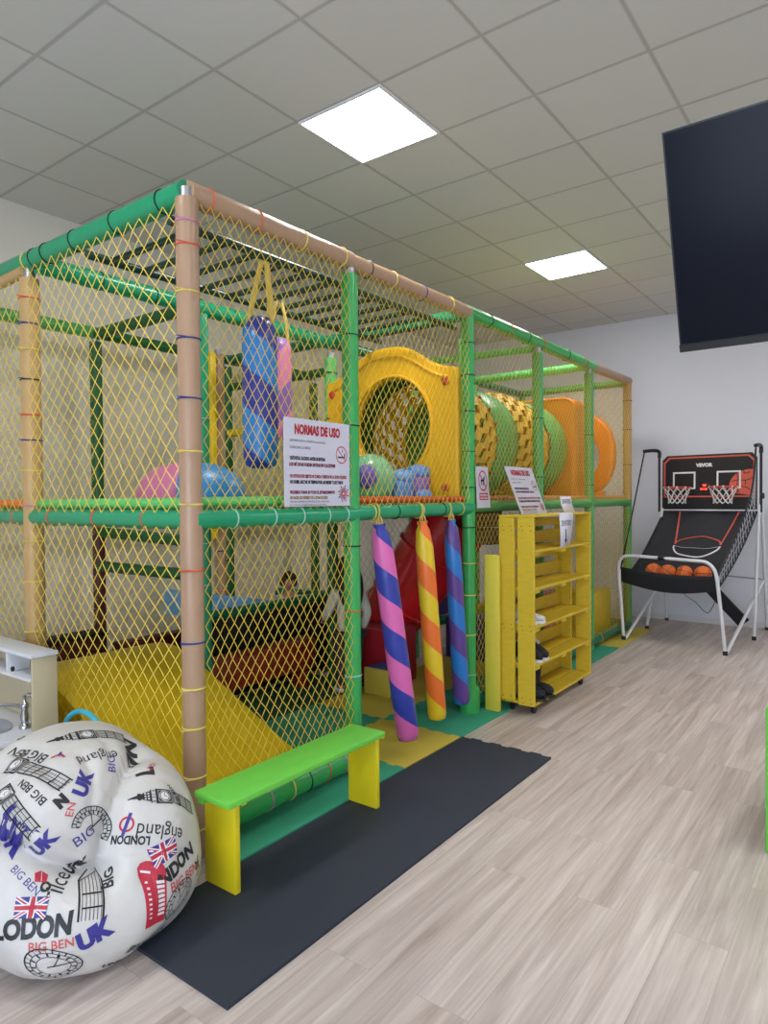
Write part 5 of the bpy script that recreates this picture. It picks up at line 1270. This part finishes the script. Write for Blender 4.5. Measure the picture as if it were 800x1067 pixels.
txt('UK', (88, 832), (97, 806), 1, .06); txt('UK', (40, 892), (62, 871), 1, .06); txt('UK', (83, 991), (120, 969), 1, .07); txt('UK', (-6, 870), (12, 891), 1, .06); txt('UK', (76, 912), (91, 898), 0, .05)
txt('LONDON', (157, 872), (117, 871), 0, .04, tall=1.25); txt('LODON', (-6, 978), (74, 972), 0, .05, tall=1.2); txt('NDON', (168, 926), (201, 888), 0, .05, tall=1.05)
txt('LO', (50, 937), (53, 919), 0, .05); txt('L', (160, 808), (158, 799), 0, .06); txt('ON', (147, 796), (141, 775), 0, .05, tall=.9); txt('N', (62, 843), (72, 834), 0, .09); txt('EN', (75, 852), (79, 837), 4, .01); txt('IG B', (158, 795), (154, 776), 4, .01); txt('UK', (207, 906), (205, 890), 0, .03); txt('O', (18, 772), (27, 768), 0, .03)
txt('ilce', (64, 933), (74, 912), 0, .0, tall=1.3); txt('UNK', (105, 1008), (128, 999), 0, .05, tall=.7)
decal(flag(), (14, 957), (47, 957), 1.6); decal(flag(), (161, 905), (184, 889), 1.6); 
decal(phonebox(), (151, 968), (170, 958), 1.0)
decal([Rg(0, 0, 1, .28, 2), Q(-1.5, -.22, 1.5, .22, 1, .0008)], (132, 859), (135, 851), 1.0)
decal([Ln((-1, -.6), (0, .3), .35, 2), Ln((0, .3), (1, -.6), .35, 2), Q(-.2, -.3, .2, .8, 1, .0008)], (62, 787), (69, 787), 1.0)
decal([Pg([(0, 0), (1, -.1), (1.1, .7), (.45, 1.1), (-.1, .8)], 2), Ln((.55, 0), (.5, 1), .06, 3)], (36, 919), (48, 919), 1.0)
# ================================================================== PEOPLE
M_SKIN = mat('skin', (198, 146, 118), .5, var=.04); M_HAIR = mat('black_hair', (20, 17, 16), .5, var=.2, scale=40, bump=.5, bscale=120); M_CURL = mat('dark_curly_hair', (40, 26, 20), .6, var=.25, scale=40)
M_SHIRT = mat('white_knit', (214, 210, 200), .8, var=.04, bump=.2, bscale=50); M_TROU = mat('dark_grey_trousers', (58, 56, 58), .8); M_TOP = mat('pale_grey_top', (186, 188, 190), .8)
M_EYE = mat('dark_eye', (24, 18, 14), .2); M_LIP = mat('lip', (170, 92, 84), .5)
def grow(joints, edges, sub=2, voxel=None, extra=None):
    me = bpy.data.meshes.new('skeleton'); names = list(joints); idx = {n: i for i, n in enumerate(names)}
    me.from_pydata([joints[n][0] for n in names], [(idx[a], idx[b]) for a, b in edges], [])
    ob = bpy.data.objects.new('skeleton', me); COL.objects.link(ob)
    md = ob.modifiers.new('skin', 'SKIN'); md.use_smooth_shade = True
    lay = me.skin_vertices[0].data if me.skin_vertices else None
    if lay is None:
        bm = bmesh.new(); bm.from_mesh(me); bm.verts.layers.skin.verify(); bm.to_mesh(me); bm.free(); lay = me.skin_vertices[0].data
    for n in names:
        r = joints[n][1]; lay[idx[n]].radius = r if isinstance(r, tuple) else (r, r)
    lay[0].use_root = True
    s_ = ob.modifiers.new('sub', 'SUBSURF'); s_.levels = sub; s_.render_levels = sub
    dg = bpy.context.evaluated_depsgraph_get(); ev = ob.evaluated_get(dg); out = bpy.data.meshes.new_from_object(ev)
    vs = [v.co.copy() for v in out.vertices]; fs = [tuple(p.vertices) for p in out.polygons]
    bpy.data.objects.remove(ob); bpy.data.meshes.remove(out)
    return vs, fs
def fuse(parts, voxel):
    m = MB()
    for vs, fs in parts: m.add(vs, fs)
    o = m.build('fusing', M_SKIN, None); md = o.modifiers.new('r', 'REMESH'); md.mode = 'VOXEL'; md.voxel_size = voxel
    s_ = o.modifiers.new('s', 'SMOOTH'); s_.factor = .5; s_.iterations = 2
    dg = bpy.context.evaluated_depsgraph_get(); out = bpy.data.meshes.new_from_object(o.evaluated_get(dg))
    vs = [v.co.copy() for v in out.vertices]; fs = [tuple(p.vertices) for p in out.polygons]
    bpy.data.objects.remove(o); bpy.data.meshes.remove(out); return vs, fs
def headmesh(c, s, pitch=0, yaw=0):
    """face towards +Y; s = half head height"""
    m = MB(); m.ball((0, 0, 0), 1, 28, 22); R_ = Matrix.Rotation(yaw, 3, 'Z') @ Matrix.Rotation(pitch, 3, 'X'); out = []
    for v in m.v:
        x, y, z = v; fr = max(0, y)
        X, Y_, Z_ = x * .76, y * .86, z
        if z < 0: X *= 1 + .30 * z * (1 if y > -.3 else .6); Y_ *= 1 + .10 * z * (y > 0)
        Y_ += .16 * math.exp(-((x / .16) ** 2) - ((z + .18) / .2) ** 2) * fr + .05 * math.exp(-((x / .3) ** 2) - ((z + .55) / .12) ** 2) * fr
        Y_ -= .07 * (math.exp(-(((x - .3) / .17) ** 2) - ((z - .02) / .12) ** 2) + math.exp(-(((x + .3) / .17) ** 2) - ((z - .02) / .12) ** 2)) * fr
        Y_ += .04 * math.exp(-((x / .3) ** 2) - ((z + .82) / .15) ** 2) * fr
        out.append(c + (R_ @ Vector((X, Y_, Z_))) * s)
    for sx_ in (-1, 1):
        e = MB(); e.ball((sx_ * .76, -.05, -.08), (.07, .16, .24), 10, 8); o = len(out); out += [c + (R_ @ v) * s for v in e.v]; m.f += [tuple(o + i for i in f_) for f_ in e.f]
    return (out, m.f), R_
def person(root, rz, Hh, label, pose, hair, shirt_m, trou_m, long_hair):
    t = thing('person', label, 'person', root, rot=Quaternion((0, 0, 1), rz)); k = Hh / 1.05
    def V(x, y, z): return Vector((x * k, y * k, z * k))
    J = {'pelvis': (V(0, 0, .47), (.072 * k, .055 * k)), 'belly': (V(0, .0, .58), (.068 * k, .052 * k)), 'chest': (V(0, .01, .70), (.078 * k, .055 * k)), 'collar': (V(0, .01, .80), (.05 * k, .04 * k)), 'neck': (V(0, .02, .85), .03 * k), 'skull': (V(0, .03, .90), .03 * k)}
    E_ = [('pelvis', 'belly'), ('belly', 'chest'), ('chest', 'collar'), ('collar', 'neck'), ('neck', 'skull')]
    for s, nm in ((-1, 'l'), (1, 'r')):
        sh, el, wr, hd = pose[nm]
        J['sh' + nm] = (V(s * .105, .0, .775), .034 * k); J['el' + nm] = (V(*el), .026 * k); J['wr' + nm] = (V(*wr), .018 * k)
        w0, dirv = V(*wr), (V(*wr) - V(*el)).normalized(); side = dirv.cross(Vector((0, 0, 1))); side = side.normalized() if side.length > .1 else Vector((1, 0, 0))
        pn = side.cross(dirv).normalized()
        J['pa' + nm] = (w0 + dirv * .038 * k, (.020 * k, .012 * k)); E_ += [('collar', 'sh' + nm), ('sh' + nm, 'el' + nm), ('el' + nm, 'wr' + nm), ('wr' + nm, 'pa' + nm)]
        for q, (o_, L) in enumerate(((-.016, .042), (-.0055, .05), (.0055, .047), (.016, .038))):
            b = w0 + dirv * .05 * k + side * o_ * k; J[f'f{q}a{nm}'] = (b, .0066 * k); J[f'f{q}b{nm}'] = (b + dirv * L * .55 * k - pn * .004 * k, .006 * k); J[f'f{q}c{nm}'] = (b + dirv * L * k - pn * .014 * k, .005 * k)
            E_ += [('pa' + nm, f'f{q}a{nm}'), (f'f{q}a{nm}', f'f{q}b{nm}'), (f'f{q}b{nm}', f'f{q}c{nm}')]
        J['t1' + nm] = (w0 + dirv * .022 * k + side * -.024 * k * s, .0075 * k); J['t2' + nm] = (w0 + dirv * .046 * k + side * -.034 * k * s - pn * .006 * k, .006 * k); E_ += [('wr' + nm, 't1' + nm), ('t1' + nm, 't2' + nm)]
        J['hip' + nm] = (V(s * .055, 0, .44), .06 * k); J['kn' + nm] = (V(s * .062, .02, .255), .042 * k); J['an' + nm] = (V(s * .062, -.01, .055), .026 * k); J['toe' + nm] = (V(s * .068, .085, .026), (.026 * k, .018 * k))
        E_ += [('pelvis', 'hip' + nm), ('hip' + nm, 'kn' + nm), ('kn' + nm, 'an' + nm), ('an' + nm, 'toe' + nm)]
    body = grow(J, E_, 2); hs = .092 * k; hc = V(0, .035, .955)
    head, R_ = headmesh(hc, hs, pose.get('pitch', 0), pose.get('yaw', 0))
    vs, fs = fuse([body, head], .0048); m = MB(); m.add(vs, fs); m.build('body', M_SKIN, t, smooth=180, local=True)
    for s in (-1, 1):
        m = MB(); m.ball(hc + (R_ @ Vector((s * .29, .70, .02))) * hs, hs * .085, 10, 8); m.build('eye', M_EYE, t, smooth=180, local=True)
    m = MB(); m.ball(hc + (R_ @ Vector((0, .80, -.55))) * hs, (hs * .2, hs * .06, hs * .05), 12, 8); m.build('mouth', M_LIP, t, smooth=180, local=True)
    # clothes grown on the same skeleton, a little wider
    cj = {n: (J[n][0], tuple(r * 1.28 + .005 for r in (J[n][1] if isinstance(J[n][1], tuple) else (J[n][1],) * 2))) for n in J}
    up_ = [n for n in J if n in ('belly', 'chest', 'collar') or n[:2] in ('sh', 'el', 'wr')]; up2 = ['pelvis'] + up_; cj['pelvis'] = (J['pelvis'][0] - Vector((0, 0, .03 * k)), (.098 * k, .078 * k))
    vs, fs = grow({n: cj[n] for n in up2}, [e for e in E_ if e[0] in up2 and e[1] in up2], 2); m = MB(); m.add(vs, fs); m.build('shirt', shirt_m, t, smooth=180, local=True)
    cj['pelvis'] = (J['pelvis'][0], (.086 * k, .066 * k)); lo_ = ['pelvis'] + [n for n in J if n[:3] == 'hip' or n[:2] in ('kn', 'an')]
    vs, fs = grow({n: cj[n] for n in lo_}, [e for e in E_ if e[0] in lo_ and e[1] in lo_], 2); m = MB(); m.add(vs, fs); m.build('trousers', trou_m, t, smooth=180, local=True)
    for s in (-1, 1):
        m = MB(); m.ball(V(s * .066, .045, .026), (.034 * k, .07 * k, .0255 * k), 16, 10); m.build('shoe', M_SHW, t, smooth=180, local=True)
    # hair
    m = MB(); R2 = R_
    if long_hair:
        m.ball((0, 0, 0), 1, 28, 18); vv_ = []
        for v in m.v:
            p = Vector((v.x * .86, v.y * .94 - .08, v.z * 1.0 + .10))
            if v.y > .25 and v.z < .35: p.y = min(p.y, .42)
            vv_.append(hc + (R2 @ p) * hs)
        m.v = vv_; o = len(m.v)
        vs, fs = grow({'a': (hc + Vector((0, -.05 * k, .03 * k)), (.10 * k, .06 * k)), 'b': (hc + Vector((0, -.075 * k, -.10 * k)), (.125 * k, .045 * k)), 'c': (hc + Vector((.01 * k, -.085 * k, -.22 * k)), (.11 * k, .036 * k)), 'd': (hc + Vector((.015 * k, -.085 * k, -.31 * k)), (.06 * k, .02 * k))}, [('a', 'b'), ('b', 'c'), ('c', 'd')], 2)
        m.add(vs, fs)
    else:
        rng = random.Random(4)
        for q in range(260):
            d = Vector((rng.gauss(0, 1), rng.gauss(0, 1), rng.gauss(0, 1))).normalized()
            if d.y > .5 and d.z < .55: continue
            if d.z < -.35: continue
            m.ball(hc + (R2 @ Vector((d.x * .80, d.y * .90, d.z * 1.02))) * hs, hs * .26, 7, 5)
    m.build('hair', hair, t, smooth=180, local=True)
    return t
dxy = math.atan2(.45, -.9) - PI / 2
person((-.555, 1.08, .0145), dxy, 1.04, 'person with long black hair in white top standing behind the near green post', {'l': (0, (-.155, .05, .62), (-.13, .17, .56), 0), 'r': (0, (.16, -.01, .61), (.15, .06, .48), 0), 'pitch': -.15}, M_HAIR, M_SHIRT, M_TROU, True)
person((-1.50, 1.40, .001), math.atan2(-.5, .3) - PI / 2, .85, 'small person with dark curly hair in pale top behind the ball pit rim', {'l': (0, (-.15, .05, .64), (-.11, .18, .68), 0), 'r': (0, (.15, .05, .63), (.12, .18, .66), 0), 'pitch': -.2, 'yaw': .5}, M_CURL, M_TOP, M_TROU, False)
